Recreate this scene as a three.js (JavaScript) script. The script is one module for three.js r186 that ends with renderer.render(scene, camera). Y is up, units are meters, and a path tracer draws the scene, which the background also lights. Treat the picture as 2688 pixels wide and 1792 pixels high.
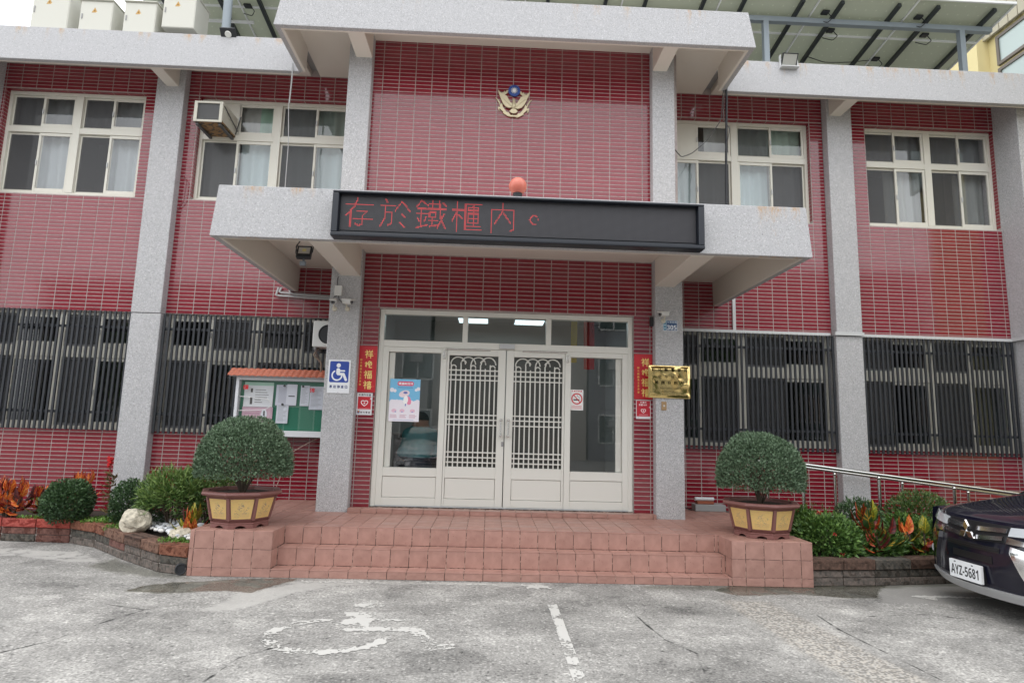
import * as THREE from 'three';
import { mergeGeometries } from 'three/addons/utils/BufferGeometryUtils.js';
import { RoundedBoxGeometry } from 'three/addons/geometries/RoundedBoxGeometry.js';
import { MarchingCubes } from 'three/addons/objects/MarchingCubes.js';
import { RectAreaLightUniformsLib } from 'three/addons/lights/RectAreaLightUniformsLib.js';
RectAreaLightUniformsLib.init();

// ---------- camera, sky, sun, exposure ----------
const scene = new THREE.Scene();
const camera = new THREE.PerspectiveCamera(58.06, 1024 / 682, 0.05, 400);
camera.position.set(-0.212, 1.5773, 8.3675);
camera.rotation.order = 'YXZ';
camera.rotation.set(0.1409, -0.0337, 0.027);
const renderer = new THREE.WebGLRenderer({ antialias: true });
renderer.toneMapping = THREE.LinearToneMapping;
renderer.toneMappingExposure = 1.0;
renderer.shadowMap.enabled = true;
{ // overcast sky: bright even cloud, slightly brighter towards the zenith, with soft cloud mottling
  const w = 256, h = 128, d = new Float32Array(w * h * 4);
  for (let y = 0; y < h; y++) for (let x = 0; x < w; x++) {
    const el = (y + 0.5) / h * Math.PI - Math.PI / 2, az = x / w * Math.PI * 2, s = Math.max(0, Math.sin(el));
    const m = 1 + 0.05 * Math.sin(az * 3 + 2 * s * 4) * Math.cos(s * 7 + az) + 0.03 * Math.sin(az * 7 + s * 11);
    const L = (el < 0 ? 0.5 : 2.05 * (1 + 0.1 * s)) * m, i = (y * w + x) * 4;
    d[i] = L * 0.975; d[i + 1] = L * 0.995; d[i + 2] = L * 1.03; d[i + 3] = 1;
  }
  const t = new THREE.DataTexture(d, w, h, THREE.RGBAFormat, THREE.FloatType);
  t.mapping = THREE.EquirectangularReflectionMapping; t.magFilter = THREE.LinearFilter; t.minFilter = THREE.LinearFilter; t.wrapS = THREE.RepeatWrapping; t.needsUpdate = true;
  scene.background = t; scene.environment = t;
}
const sun = new THREE.DirectionalLight(0xfff6ea, 0.5);
sun.position.set(-6, 22, 13); sun.target.position.set(0, 0, 0);
sun.castShadow = true; sun.shadow.radius = 40; sun.shadow.mapSize.set(2048, 2048);
Object.assign(sun.shadow.camera, { left: -14, right: 14, top: 14, bottom: -14, near: 1, far: 60 });
scene.add(sun, sun.target);

// ---------- helpers ----------
const rng = (s) => () => { s = (s + 0x6d2b79f5) | 0; let t = Math.imul(s ^ (s >>> 15), 1 | s); t = (t + Math.imul(t ^ (t >>> 7), 61 | t)) ^ t; return ((t ^ (t >>> 14)) >>> 0) / 4294967296; };
const V = (x, y, z) => new THREE.Vector3(x, y, z);
const lerp = (a, b, t) => a + (b - a) * t, clamp = (v, a, b) => Math.min(b, Math.max(a, v));
const sm = (a, b, v) => { const t = clamp((v - a) / (b - a), 0, 1); return t * t * (3 - 2 * t); };
const LAT = (() => { const r = rng(77), a = new Float32Array(65536); for (let i = 0; i < 65536; i++) a[i] = r(); return a; })();
function noise(x, y) { const xi = Math.floor(x), yi = Math.floor(y), u = x - xi, v = y - yi, a = u * u * (3 - 2 * u), b = v * v * (3 - 2 * v), X = xi & 255, Y = yi & 255, X1 = (X + 1) & 255, Y1 = (Y + 1) & 255; return lerp(lerp(LAT[Y * 256 + X], LAT[Y * 256 + X1], a), lerp(LAT[Y1 * 256 + X], LAT[Y1 * 256 + X1], a), b); }
const fbm = (x, y, n = 4) => { let s = 0, a = 0.5, t = 0; for (let i = 0; i < n; i++) { s += a * noise(x, y); t += a; x = x * 2.03 + 17.3; y = y * 2.03 + 9.1; a *= 0.5; } return s / t; };
const bx = (x0, x1, y0, y1, z0, z1) => new THREE.BoxGeometry(Math.abs(x1 - x0), Math.abs(y1 - y0), Math.abs(z1 - z0)).translate((x0 + x1) / 2, (y0 + y1) / 2, (z0 + z1) / 2);
const rb = (x0, x1, y0, y1, z0, z1, r = 0.008, s = 2) => new RoundedBoxGeometry(x1 - x0, y1 - y0, z1 - z0, s, Math.min(r, (x1 - x0) / 2.01, (y1 - y0) / 2.01, (z1 - z0) / 2.01)).translate((x0 + x1) / 2, (y0 + y1) / 2, (z0 + z1) / 2);
const mg = (l) => { l = l.map((g) => { const n = g.index ? g.toNonIndexed() : g; for (const k of Object.keys(n.attributes)) if (!['position', 'normal', 'uv', 'color'].includes(k)) n.deleteAttribute(k); if (!n.attributes.normal) n.computeVertexNormals(); if (!n.attributes.uv) n.setAttribute('uv', new THREE.BufferAttribute(new Float32Array(n.attributes.position.count * 2), 2)); return n; }); return l.length === 1 ? l[0] : mergeGeometries(l); };
const tube = (pts, r = 0.008, seg = 6, n) => new THREE.TubeGeometry(new THREE.CatmullRomCurve3(pts.map((p) => V(...p)), false, 'catmullrom', 0.2), n || Math.max(2, pts.length * 5), r, seg);
function rod(a, b, r0, r1 = r0, seg = 10) { const A = V(...a), B = V(...b), d = B.clone().sub(A); return new THREE.CylinderGeometry(r1, r0, d.length(), seg).applyQuaternion(new THREE.Quaternion().setFromUnitVectors(V(0, 1, 0), d.clone().normalize())).translate((A.x + B.x) / 2, (A.y + B.y) / 2, (A.z + B.z) / 2); }
function bar(a, b, w, h) { // rectangular bar between two points; w across, h vertical-ish
  const A = V(...a), B = V(...b), d = B.clone().sub(A), g = new THREE.BoxGeometry(w, h, d.length()), m = new THREE.Matrix4().lookAt(V(0, 0, 0), d, V(0, 1, 0)); return g.applyMatrix4(m).translate((A.x + B.x) / 2, (A.y + B.y) / 2, (A.z + B.z) / 2); }
function muv(g, s = 1, ox = 0, oy = 0) { // uv in metres by the dominant axis of each face
  g = g.index ? g.toNonIndexed() : g; if (!g.attributes.normal) g.computeVertexNormals();
  const p = g.attributes.position, n = g.attributes.normal, uv = new Float32Array(p.count * 2);
  for (let f = 0; f < p.count; f += 3) { let a = 0, b = 0, c = 0; for (let k = f; k < f + 3; k++) { a += Math.abs(n.getX(k)); b += Math.abs(n.getY(k)); c += Math.abs(n.getZ(k)); }
    for (let k = f; k < f + 3; k++) { const x = p.getX(k), y = p.getY(k), z = p.getZ(k); const q = a > b && a > c ? [z, y] : b > c ? [x, z] : [x, y]; uv[k * 2] = q[0] * s + ox; uv[k * 2 + 1] = q[1] * s + oy; } }
  g.setAttribute('uv', new THREE.BufferAttribute(uv, 2)); return g; }
const used = {};
const numbered = (n) => { const k = used[n] = (used[n] ?? -1) + 1; return k ? n + '_' + String(k).padStart(3, '0') : n; };
function mesh(name, geo, mat, parent) { const o = new THREE.Mesh(Array.isArray(geo) ? mg(geo) : geo, mat); o.name = name; o.castShadow = o.receiveShadow = true; parent?.add(o); return o; }
function thing(name, label, category, pos = [0, 0, 0], group, turn = 0) { const o = new THREE.Group(); o.name = numbered(name); o.position.set(...pos); o.rotation.y = turn; o.userData = { label, category }; if (group) o.userData.group = group; scene.add(o); return o; }
function solo(name, geo, mat, label, category, group) { const o = mesh(numbered(name), geo, mat, scene); o.userData = { label, category }; if (group) o.userData.group = group; return o; }
function struct(name, geo, mat) { const o = mesh(numbered(name), geo, mat, scene); o.userData.kind = 'structure'; return o; }
function sub(name, parent) { const o = new THREE.Group(); o.name = name; parent.add(o); return o; }
const lin = (r, g, b) => new THREE.Color().setRGB(r, g, b);
const std = (c, roughness = 0.8, o = {}) => new THREE.MeshStandardMaterial({ color: Array.isArray(c) ? lin(...c) : c, roughness, ...o });
const phy = (c, roughness = 0.3, o = {}) => new THREE.MeshPhysicalMaterial({ color: Array.isArray(c) ? lin(...c) : c, roughness, ...o });
function canvas(w, h, f, srgb = true) { const c = document.createElement('canvas'); c.width = w; c.height = h; const x = c.getContext('2d'); f(x, w, h); const t = new THREE.CanvasTexture(c); if (srgb) t.colorSpace = THREE.SRGBColorSpace; t.wrapS = t.wrapT = THREE.RepeatWrapping; t.magFilter = THREE.LinearFilter; t.anisotropy = 8; return t; }
function pixelTex(w, h, f, srgb = true) { const d = new Uint8Array(w * h * 4); for (let y = 0; y < h; y++) for (let x = 0; x < w; x++) { const c = f(x, y), i = (y * w + x) * 4; d[i] = clamp(c[0], 0, 255); d[i + 1] = clamp(c[1], 0, 255); d[i + 2] = clamp(c[2], 0, 255); d[i + 3] = c[3] ?? 255; } const t = new THREE.DataTexture(d, w, h, THREE.RGBAFormat); if (srgb) t.colorSpace = THREE.SRGBColorSpace; t.wrapS = t.wrapT = THREE.RepeatWrapping; t.magFilter = THREE.LinearFilter; t.needsUpdate = true; return t; }
const plane = (w, h) => new THREE.PlaneGeometry(w, h);

// ---------- brush strokes for the Chinese writing (20 x 20 grid) ----------
const GLYPH = {
  存: '2,5 18,5|9,1 7,6 2,12|5,9 5,19|9,9 15,9 12,12|12,12 12,17 10,18 8,17|7,14 18,14', 於: '4,1 5,3|1,5 10,5|4,5 4,12 1,18|4,9 8,9 8,16 6,17|14,2 10,8|14,2 19,8|14,10 16,12|13,15 16,18',
  鐵: '4,1 1,5|4,1 8,4|2,6 7,6|1,9 8,9|4,6 4,17|2,12 3,14|7,11 6,14|1,18 8,16|9,3 14,3|11,1 11,6|8,6 19,6|9,8 13,8 13,11 9,11 9,8|9,13 14,13|11,11 11,16|9,17 14,16|15,1 16,12 19,18|18,9 14,18|17,2 19,4',
  櫃: '1,6 8,6|4,1 4,19|4,7 1,13|5,9 7,11|9,2 19,2|9,2 9,18 19,18|14,3 14,16|11,4 17,4 17,6 11,6 11,4|11,8 17,8 17,14 11,14 11,8|11,11 17,11|10,16 18,16', 內: '3,5 3,19|3,5 17,5 17,17 15,18|10,1 10,6 5,14|10,6 15,13', '。': '9.6,8.6 8.2,7.6 6.6,7.8 5.4,9 5,10.5 5.6,12 7,13 8.4,13.4|9.8,9.4 10,10.6',
  專: '3,3 17,3|10,1 10,11|5,5 15,5 15,10 5,10 5,5|5,7.5 15,7.5|3,13 17,13|13,11 13,18 11,19|6,15 8,17', 用: '4,3 4,13 2,19|4,3 16,3 16,18 14,18|4,8 16,8|4,13 16,13|10,3 10,19', 停: '5,1 1,8|4,5 4,19|12,1 12,3|7,4 19,4|9,6 16,6 16,9 9,9 9,6|7,13 7,11 19,11 19,13|9,14 17,14|13,14 13,18 11,19',
  車: '3,4 17,4|5,7 15,7 15,13 5,13 5,7|5,10 15,10|2,16 18,16|10,1 10,19', 位: '5,1 1,8|4,5 4,19|12,1 13,4|7,6 19,6|9,9 11,15|17,8 14,16|6,17 19,17', 祥: '4,1 6,3|1,5 8,5 2,12|5,8 5,19|6,9 8,11|11,1 12,4|18,1 16,4|10,5 19,5|10,10 19,10|9,14 20,14|14.5,5 14.5,20',
  福: '4,1 6,3|1,5 8,5 2,12|5,8 5,19|6,9 8,11|10,2 19,2|11,5 18,5 18,9 11,9 11,5|10,11 19,11 19,19 10,19 10,11|10,15 19,15|14.5,11 14.5,19', 禧: '4,1 6,3|1,5 8,5 2,12|5,8 5,19|6,9 8,11|10,3 19,3|14.5,1 14.5,6|11,6 18,6|11,8 18,8 18,11 11,11 11,8|12,12 13,14|17,12 16,14|10,14 20,14|11,16 18,16 18,19 11,19 11,16',
  迎: '4,5 6,6|2,8 7,8 3,14|5,10 5,16|12,2 9,7|12,3 17,4 14,7|9,8 18,7 17,12 10,12 9,8|13,7 13,12|13,13 12,17 18,18', 本: '2,6 18,6|10,1 10,19|10,6 2,15|10,6 18,15|6,14 14,14', 場: '1,7 7,7|4,2 4,15|1,16 7,14|10,2 18,2 18,7 10,7 10,2|10,4.5 18,4.5|8,9 20,9|11,9 8,14|11,12 19,12 18,18 16,18|14,12 10,18|17,12 13,18',
  所: '2,3 9,2|3,3 3,10 1,18|3,6 8,6 8,10 3,10|18,2 12,4|12,4 12,11 10,18|12,9 20,9|16,9 16,19', 設: '2,3 7,3|1,6 8,6|2,9 7,9|2,12 7,12 7,18 2,18 2,12|11,2 11,6 9,9|11,2 16,2 16,7 19,8|10,11 17,11 10,19|11,12 19,19', 置: '3,2 17,2 17,6 3,6 3,2|8,2 8,6|12,2 12,6|2,8 18,8|10,7 10,10|6,10 14,10 14,17 6,17 6,10|6,12 14,12|6,15 14,15|3,10 3,19 18,19',
  新: '5,1 5,3|1,4 9,4|3,5 4,7|7,5 6,7|1,8 9,8|1,12 9,12|5,8 5,19|5,12 1,16|5,12 9,15|17,2 12,4|12,4 12,11 10,18|12,9 20,9|16,9 16,19', 光: '10,1 10,8|4,3 6,7|16,3 14,7|2,9 18,9|7,9 6,14 2,18|13,9 13,17 18,18 18,15', 電: '3,2 17,2|2,8 2,5 18,5 18,8|10,2 10,9|5,7 8,7|12,7 15,7|5,10 15,10 15,16 5,16 5,10|5,13 15,13|10,9 10,18 18,18 18,16',
  通: '2,3 4,5|1,8 4,8 3,15 1,18|3,16 8,19 20,19|8,3 17,3 13,6|8,7 8,17|8,7 18,7 18,16|8,10 18,10|8,13 18,13|13,5 13,17', 彰: '6,1 6,3|1,4 11,4|3,5 4,7|9,5 8,7|1,8 11,8|3,10 9,10 9,14 3,14 3,10|3,12 9,12|1,16 11,16|6,14 6,19|18,2 13,6|19,7 13,12|19,13 12,19', 化: '7,2 2,10|5,7 5,19|17,4 11,10|11,2 11,17 18,18 18,14',
  縣: '2,3 9,3 9,12 2,12 2,3|2,6 9,6|2,9 9,9|1,14 10,14|5,14 5,19|2,16 1,18|8,16 9,18|18,1 12,3|15,3 12,7 17,7 12,11|12,12 18,11|15,12 15,19|12,14 11,17|18,14 19,17', 警: '2,3 9,3|4,1 4,5|7,1 7,5|3,5 9,5 9,9|4,7 7,7 7,9 4,9 4,7|13,1 11,4|11,3 19,3|17,3 11,9|12,5 19,9|10,10 10,11|3,12 17,12|5,14 15,14|5,16 15,16 15,19 5,19 5,16',
  察: '10,1 10,3|2,5 2,3 18,3 18,5|7,4 3,9|6,6 9,6 4,12|12,5 17,5 12,9|12,6 18,11|5,12 15,12|2,14 18,14|10,14 10,19|6,16 4,18|14,16 16,18', 局: '4,2 16,2 16,6 4,6|4,2 4,12 2,19|4,9 17,9 17,17 15,18|7,12 13,12 13,16 7,16 7,12', 北: '7,2 7,18|2,8 7,8|2,16 7,14|12,2 12,17 18,17 18,14|18,6 12,10', 斗: '5,3 8,5|4,7 7,9|2,14 18,12|13,2 13,19',
  分: '8,2 2,10|12,2 18,10|5,10 15,10 14,18 11,17|9,10 4,18', 埤: '1,7 7,7|4,2 4,15|1,16 7,14|13,1 12,3|9,3 18,3 18,10 9,10 9,3|9,6.5 18,6.5|13,3 12,10|8,14 20,14|14,10 14,19', 頭: '1,3 8,3|2,6 8,6 8,10 2,10 2,6|2,12 3,15|7,12 6,15|1,17 9,16|10,2 20,2|15,2 14,5|11,5 18,5 18,14 11,14 11,5|11,8 18,8|11,11 18,11|13,15 10,19|16,15 19,19',
  駐: '2,3 9,3|2,3 2,13|2,6 8,6|2,9 8,9|5,3 5,12|2,12 9,12 8,18 6,18|1,15 1,18|3,15 4,17|14,1 15,3|10,5 20,5|11,11 19,11|10,18 20,18|15,5 15,18', 苑: '1,4 19,4|6,1 6,6|14,1 14,6|6,7 2,13|4,9 9,9 3,18|11,9 17,9 17,13 14,13|11,9 11,18 18,18 18,15', 西: '2,4 18,4|4,8 16,8 16,18 4,18 4,8|8,4 8,10 6,13|12,4 12,12 15,13', 路: '2,2 8,2 8,7 2,7 2,2|5,7 5,17|5,11 8,11|2,11 2,17|1,18 9,16|13,1 10,7|12,3 18,3 11,12|13,5 20,12|12,12 18,12 18,18 12,18 12,12',
  鄉: '5,2 2,6 6,6 2,11|2,11 6,11 1,18|8,4 12,4 12,12 8,12 8,4|8,8 12,8|8,12 8,18 12,16|15,2 15,19|15,2 19,2 17,7 19,11 16,13', 佈: '5,1 1,8|4,5 4,19|8,5 20,5|13,1 8,12|10,9 10,16|10,9 18,9 18,15 16,16|14,7 14,19', 欄: '1,6 7,6|4,1 4,19|4,7 1,13|9,2 9,19|9,2 13,2 13,7 9,7|15,2 19,2 19,18|15,2 15,7 19,7|10,9 18,9|14,8 14,18|11,11 17,11 17,14 11,14 11,11|13,14 11,17|15,14 17,17',
  傾: '4,1 1,7|3,4 3,19|6,3 6,15 9,14|9,6 6,8|10,2 20,2|15,2 14,5|11,5 18,5 18,14 11,14 11,5|11,8 18,8|11,11 18,11|13,15 10,19|16,15 19,19', 聽: '1,3 9,3|3,3 3,11|7,3 7,13|3,6 7,6|3,9 7,9|1,12 9,11|2,14 8,14|5,12 5,19|1,18 9,18|11,3 20,3|15,1 15,5|11,6 20,6 20,10 11,10 11,6|14,6 14,10|17,6 17,10|10,12 20,12|11,15 10,18|13,14 13,18 18,18|15,14 16,16|19,14 20,17',
  與: '3,3 3,12|17,3 17,12|3,6 6,6|3,9 6,9|14,6 17,6|14,9 17,9|10,2 8,2 8,11|8,5 12,5 11,9|1,13 19,13|6,14 2,19|13,14 18,19', 陪: '2,2 2,19|2,2 6,2 4,7 7,11 3,13|13,1 13,3|9,4 19,4|11,5 12,8|17,5 16,8|8,9 20,9|10,12 18,12 18,18 10,18 10,12', 伴: '5,1 1,8|4,5 4,19|10,2 11,5|17,2 16,5|8,8 19,8|7,12 20,12|13.5,1 13.5,19',
  王: '3,3 17,3|4,10 16,10|2,17 18,17|10,3 10,17', 長: '5,2 5,11|5,2 15,2|5,5 14,5|5,8 14,8|1,11 19,11|6,11 6,18 10,16|16,12 10,15|9,11 18,19', 惠: '3,3 17,3|10,1 10,11|5,5 15,5 15,10 5,10 5,5|3,14 2,17|6,13 6,18 13,18|10,13 11,15|17,13 18,16', 美: '6,1 7,3|14,1 13,3|3,4 17,4|4,7 16,7|2,10 18,10|10,4 10,10|3,13 17,13|10,11 3,19|10,13 17,19',
  賀: '2,4 8,4 7,9|5,1 2,9|12,3 18,3 18,8 12,8 12,3|5,10 15,10 15,16 5,16 5,10|5,12 15,12|5,14 15,14|7,16 4,19|13,16 17,19',
};
function han(c, text, x, y, size, lw, dx = size * 1.08, dy = 0) { c.lineWidth = lw; c.lineCap = c.lineJoin = 'round'; for (const ch of text) { const g = GLYPH[ch]; if (g) { c.beginPath(); for (const s of g.split('|')) s.split(' ').forEach((q, i) => { const [a, b] = q.split(',').map(Number); c[i ? 'lineTo' : 'moveTo'](x + a / 20 * size, y + b / 20 * size); }); c.stroke(); } x += dx; y += dy; } }

// ---------- materials ----------
function graniteCanvas(w, h, ppm, seed, streaks = []) { // washed stone chippings; streaks: [x metres, width, length, strength] of rust run-off
  return canvas(w, h, (c) => {
    const r = rng(seed); c.fillStyle = '#b3b3b4'; c.fillRect(0, 0, w, h);
    const n = w * h / 9, g = Math.max(0.8, ppm * 0.0036);
    for (let i = 0; i < n; i++) { const q = r(), v = q < 0.26 ? 105 + r() * 45 : q < 0.62 ? 160 + r() * 30 : 200 + r() * 42; c.fillStyle = `rgb(${v | 0},${(v * (0.985 + r() * 0.02)) | 0},${(v * (0.97 + r() * 0.05)) | 0})`; const a = g * (0.5 + r() * 0.8), x = r() * w, y = r() * h; c.fillRect(x, y, a * 1.5, a * 1.2); }
    for (const [sx, sw, sl, st] of streaks) for (let k = 0; k < 170 * sw * 10; k++) { const x = (sx + (r() + r() - 1) * sw) * ppm, l = sl * ppm * (0.25 + r() * 0.75), y0 = r() * r() * l; c.fillStyle = `rgba(${170 + r() * 30 | 0},${120 + r() * 25 | 0},${70 + r() * 20 | 0},${st * (0.25 + r() * 0.5)})`; c.fillRect(x + Math.sin(y0 * 0.07) * 2, y0, 1 + r() * 2.5, 3 + r() * 12); }
    c.globalAlpha = 1;
  });
}
const graniteT = graniteCanvas(1024, 1024, 512, 5), graniteB = graniteT.clone(); graniteT.repeat.set(0.5, 0.5); graniteB.repeat.set(0.5, 0.5); graniteB.colorSpace = THREE.NoColorSpace;
const granite = std(0xffffff, 0.75, { map: graniteT, bumpMap: graniteB, bumpScale: 0.004, color: lin(0.97, 0.97, 0.98) });
const cream = std([0.72, 0.67, 0.6], 0.75);
const frameM = phy([0.69, 0.67, 0.59], 0.38);
const doorM = phy([0.72, 0.715, 0.66], 0.34);
const grey = std([0.3, 0.3, 0.3], 0.6);
const dark = std([0.02, 0.022, 0.026], 0.5);
const grilleM = phy([0.022, 0.025, 0.031], 0.45);
const steel = phy([0.62, 0.62, 0.6], 0.22, { metalness: 1 });
const galv = std([0.26, 0.3, 0.33], 0.55, { metalness: 0.15 });
const pvc = std([0.55, 0.56, 0.56], 0.5);
const glass = phy([1, 1, 1], 0.0, { transmission: 1, thickness: 0, ior: 1.75 });
const tint = phy([0.78, 0.86, 0.86], 0.0, { transmission: 1, thickness: 0, ior: 1.8 });
const sashGrey = std([0.16, 0.16, 0.165], 0.5);
const screenM = std([0.085, 0.085, 0.088], 0.8, { transparent: true, opacity: 0.62, side: THREE.DoubleSide });
const tileBump = pixelTex(256, 256, (x, y) => { const v = 128 + 70 * (fbm(x / 30, y / 30, 3) - 0.5); return [v, v, v]; }, false);
const redTile = [0, 1, 2, 3].map((i) => phy([0.215 * (1 + (i - 1.5) * 0.05), 0.0115 + i * 0.0008, 0.024 + i * 0.001], 0.09, { ior: 1.66, bumpMap: tileBump, bumpScale: 0.0006 }));
const redTileV = phy([1, 1, 1], 0.09, { ior: 1.66, vertexColors: true, bumpMap: tileBump, bumpScale: 0.0006 });
const groutM = std(0xffffff, 0.9, { map: pixelTex(256, 256, (x, y) => { const v = 168 + 36 * (fbm(x / 14, y / 14, 4) - 0.5) + 12 * (noise(x * 1.7, y * 1.7) - 0.5); return [v * 1.02, v * 0.95, v * 0.93]; }) });
const terraT = [0, 1, 2, 3].map((i) => pixelTex(128, 128, (x, y) => { const b = 10 * (fbm(x / 34 + i * 40, y / 34, 4) - 0.5) + 26 * (fbm(x / 60 + i * 9, y / 60 + 70, 3) - 0.5) + 7 * (noise(x * 1.3 + i * 9, y * 1.3) - 0.5), spot = fbm(x / 7 + i * 31, y / 7 + 5, 3) > 0.8 ? -16 : 0, v = 1 + i * 0.012; return [(163 + b + spot) * v, (125 + b * 0.9 + spot) * v, (114 + b * 0.85 + spot) * v]; }));
const terra = terraT.map((t, i) => phy(0xffffff, 0.42 + 0.05 * i, { map: t }));
const mortar = std(0xffffff, 0.95, { map: pixelTex(256, 256, (x, y) => { const k = fbm(x / 26, y / 26, 4), v = k > 0.52 ? lerp(90, 190, sm(0.52, 0.62, k)) : 70 + 40 * k; return [v * 1.03, v * 0.9, v * 0.83]; }) });

// ---------- building ----------
const B = thing('station_building', 'two storey police station clad in glossy red tiles with grey stone columns and canopies', 'building');
const ZS = -1.02, TW = 0.237, TH = 0.0583, GW = 0.0095;
const tileR = rng(31);
// tile geometry: flat glazed face with a chamfered rim, 4 mm proud of the joint
function tileGeo(w, h, d = 0.006, c = 0.0022) {
  const a = w / 2, b = h / 2, P = [[-a + c, -b + c, d], [a - c, -b + c, d], [a - c, b - c, d], [-a + c, b - c, d], [-a, -b, 0], [a, -b, 0], [a, b, 0], [-a, b, 0]], F = [[0, 1, 2], [0, 2, 3], [4, 5, 1], [4, 1, 0], [5, 6, 2], [5, 2, 1], [6, 7, 3], [6, 3, 2], [7, 4, 0], [7, 0, 3]];
  const g = new THREE.BufferGeometry(), pos = [], uv = []; for (const f of F) for (const i of f) { pos.push(...P[i]); uv.push(P[i][0] * 3, P[i][1] * 3); }
  g.setAttribute('position', new THREE.Float32BufferAttribute(pos, 3)); g.setAttribute('uv', new THREE.Float32BufferAttribute(uv, 2)); g.computeVertexNormals(); return g;
}
const fullTile = [0, 1, 2].map((k) => { const g = tileGeo(TW - GW, TH - GW), u = g.attributes.uv; for (let i = 0; i < u.count; i++) u.setXY(i, u.getX(i) + k * 0.37, u.getY(i) + k * 0.61); return g; });
let loose = 300;
// fills a rectangle of wall at depth z with tiles on a grid through (gx, gy); the largest ones in view are separate meshes, the rest are joined
function tiles(parent, x0, x1, y0, y1, z, gx, gy, own = false) {
  const pos = [], nor = [], col = [], uvs = [], i0 = Math.floor((x0 - gx) / TW), i1 = Math.ceil((x1 - gx) / TW), j0 = Math.floor((y0 - gy) / TH), j1 = Math.ceil((y1 - gy) / TH);
  for (let j = j0; j < j1; j++) for (let i = i0; i < i1; i++) {
    const a = Math.max(x0, gx + i * TW + GW / 2), b = Math.min(x1, gx + (i + 1) * TW - GW / 2), c = Math.max(y0, gy + j * TH + GW / 2), d = Math.min(y1, gy + (j + 1) * TH - GW / 2);
    if (b - a < 0.012 || d - c < 0.01) continue;
    const full = b - a > TW - GW - 1e-4 && d - c > TH - GW - 1e-4, rx = (tileR() - 0.5) * 0.003, ry = (tileR() - 0.5) * 0.004, tone = tileR();
    if (own && full && loose > 0) { loose--; const m = mesh('tile', fullTile[(tone * 3) | 0], redTile[(tone * 4) | 0], parent); m.position.set((a + b) / 2, (c + d) / 2, z - 0.002); m.rotation.set(rx, ry, 0); continue; }
    const g = (full ? fullTile[0].clone() : tileGeo(b - a, d - c)).rotateX(rx).rotateY(ry).translate((a + b) / 2, (c + d) / 2, z - 0.002), v = 0.9 + 0.2 * tone;
    pos.push(...g.attributes.position.array); nor.push(...g.attributes.normal.array); const ou = tone * 7; for (let k = 0; k < g.attributes.uv.count; k++) { uvs.push(g.attributes.uv.getX(k) + ou, g.attributes.uv.getY(k) + ou * 1.7); col.push(0.215 * v, 0.0127 * v, 0.0255 * v); }
  }
  if (!pos.length) return;
  const g = new THREE.BufferGeometry(); g.setAttribute('position', new THREE.Float32BufferAttribute(pos, 3)); g.setAttribute('normal', new THREE.Float32BufferAttribute(nor, 3)); g.setAttribute('uv', new THREE.Float32BufferAttribute(uvs, 2)); g.setAttribute('color', new THREE.Float32BufferAttribute(col, 3));
  const m = mesh('tile_field', g, redTileV, parent); m.userData.kind = 'stuff';
}
const wallM = (name, boxes) => mesh(name, muv(mg(boxes.map((b) => bx(...b))), 2), groutM, B);
const GY = 3.2307;
// centre bay (stands one metre forward of the side bays)
const cw = wallM('wall', [[-2.05, 2.05, 3.9, 7.25, -0.14, 0.0], [-2.05, 2.05, 3.165, 3.9, -0.14, 0.0], [-2.05, -1.757, 0.4, 3.165, -0.2, 0.0], [1.757, 2.05, 0.4, 3.165, -0.2, 0.0]]);
tiles(cw, -2.0, 2.02, 3.178, 3.951, 0, -1.7741, 0.5571, true);
tiles(cw, -2.0, -1.758, 0.5571 - TH + 0.005, 3.178, 0, -1.9742, 0.5571, true);
tiles(cw, 1.758, 2.025, 0.5571 - TH + 0.005, 3.178, 0, 1.985 - TW, 0.5571, true);
tiles(cw, -2.045, 2.0, 4.1, 7.145, 0, -1.9074, 7.0651, true);
wallM('wall', [[-2.4, -2.04, 0.4, 7.2, ZS, -0.001]]); wallM('wall', [[2.04, 2.4, 0.4, 7.2, ZS, -0.001]]); // returns behind the entrance columns
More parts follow.
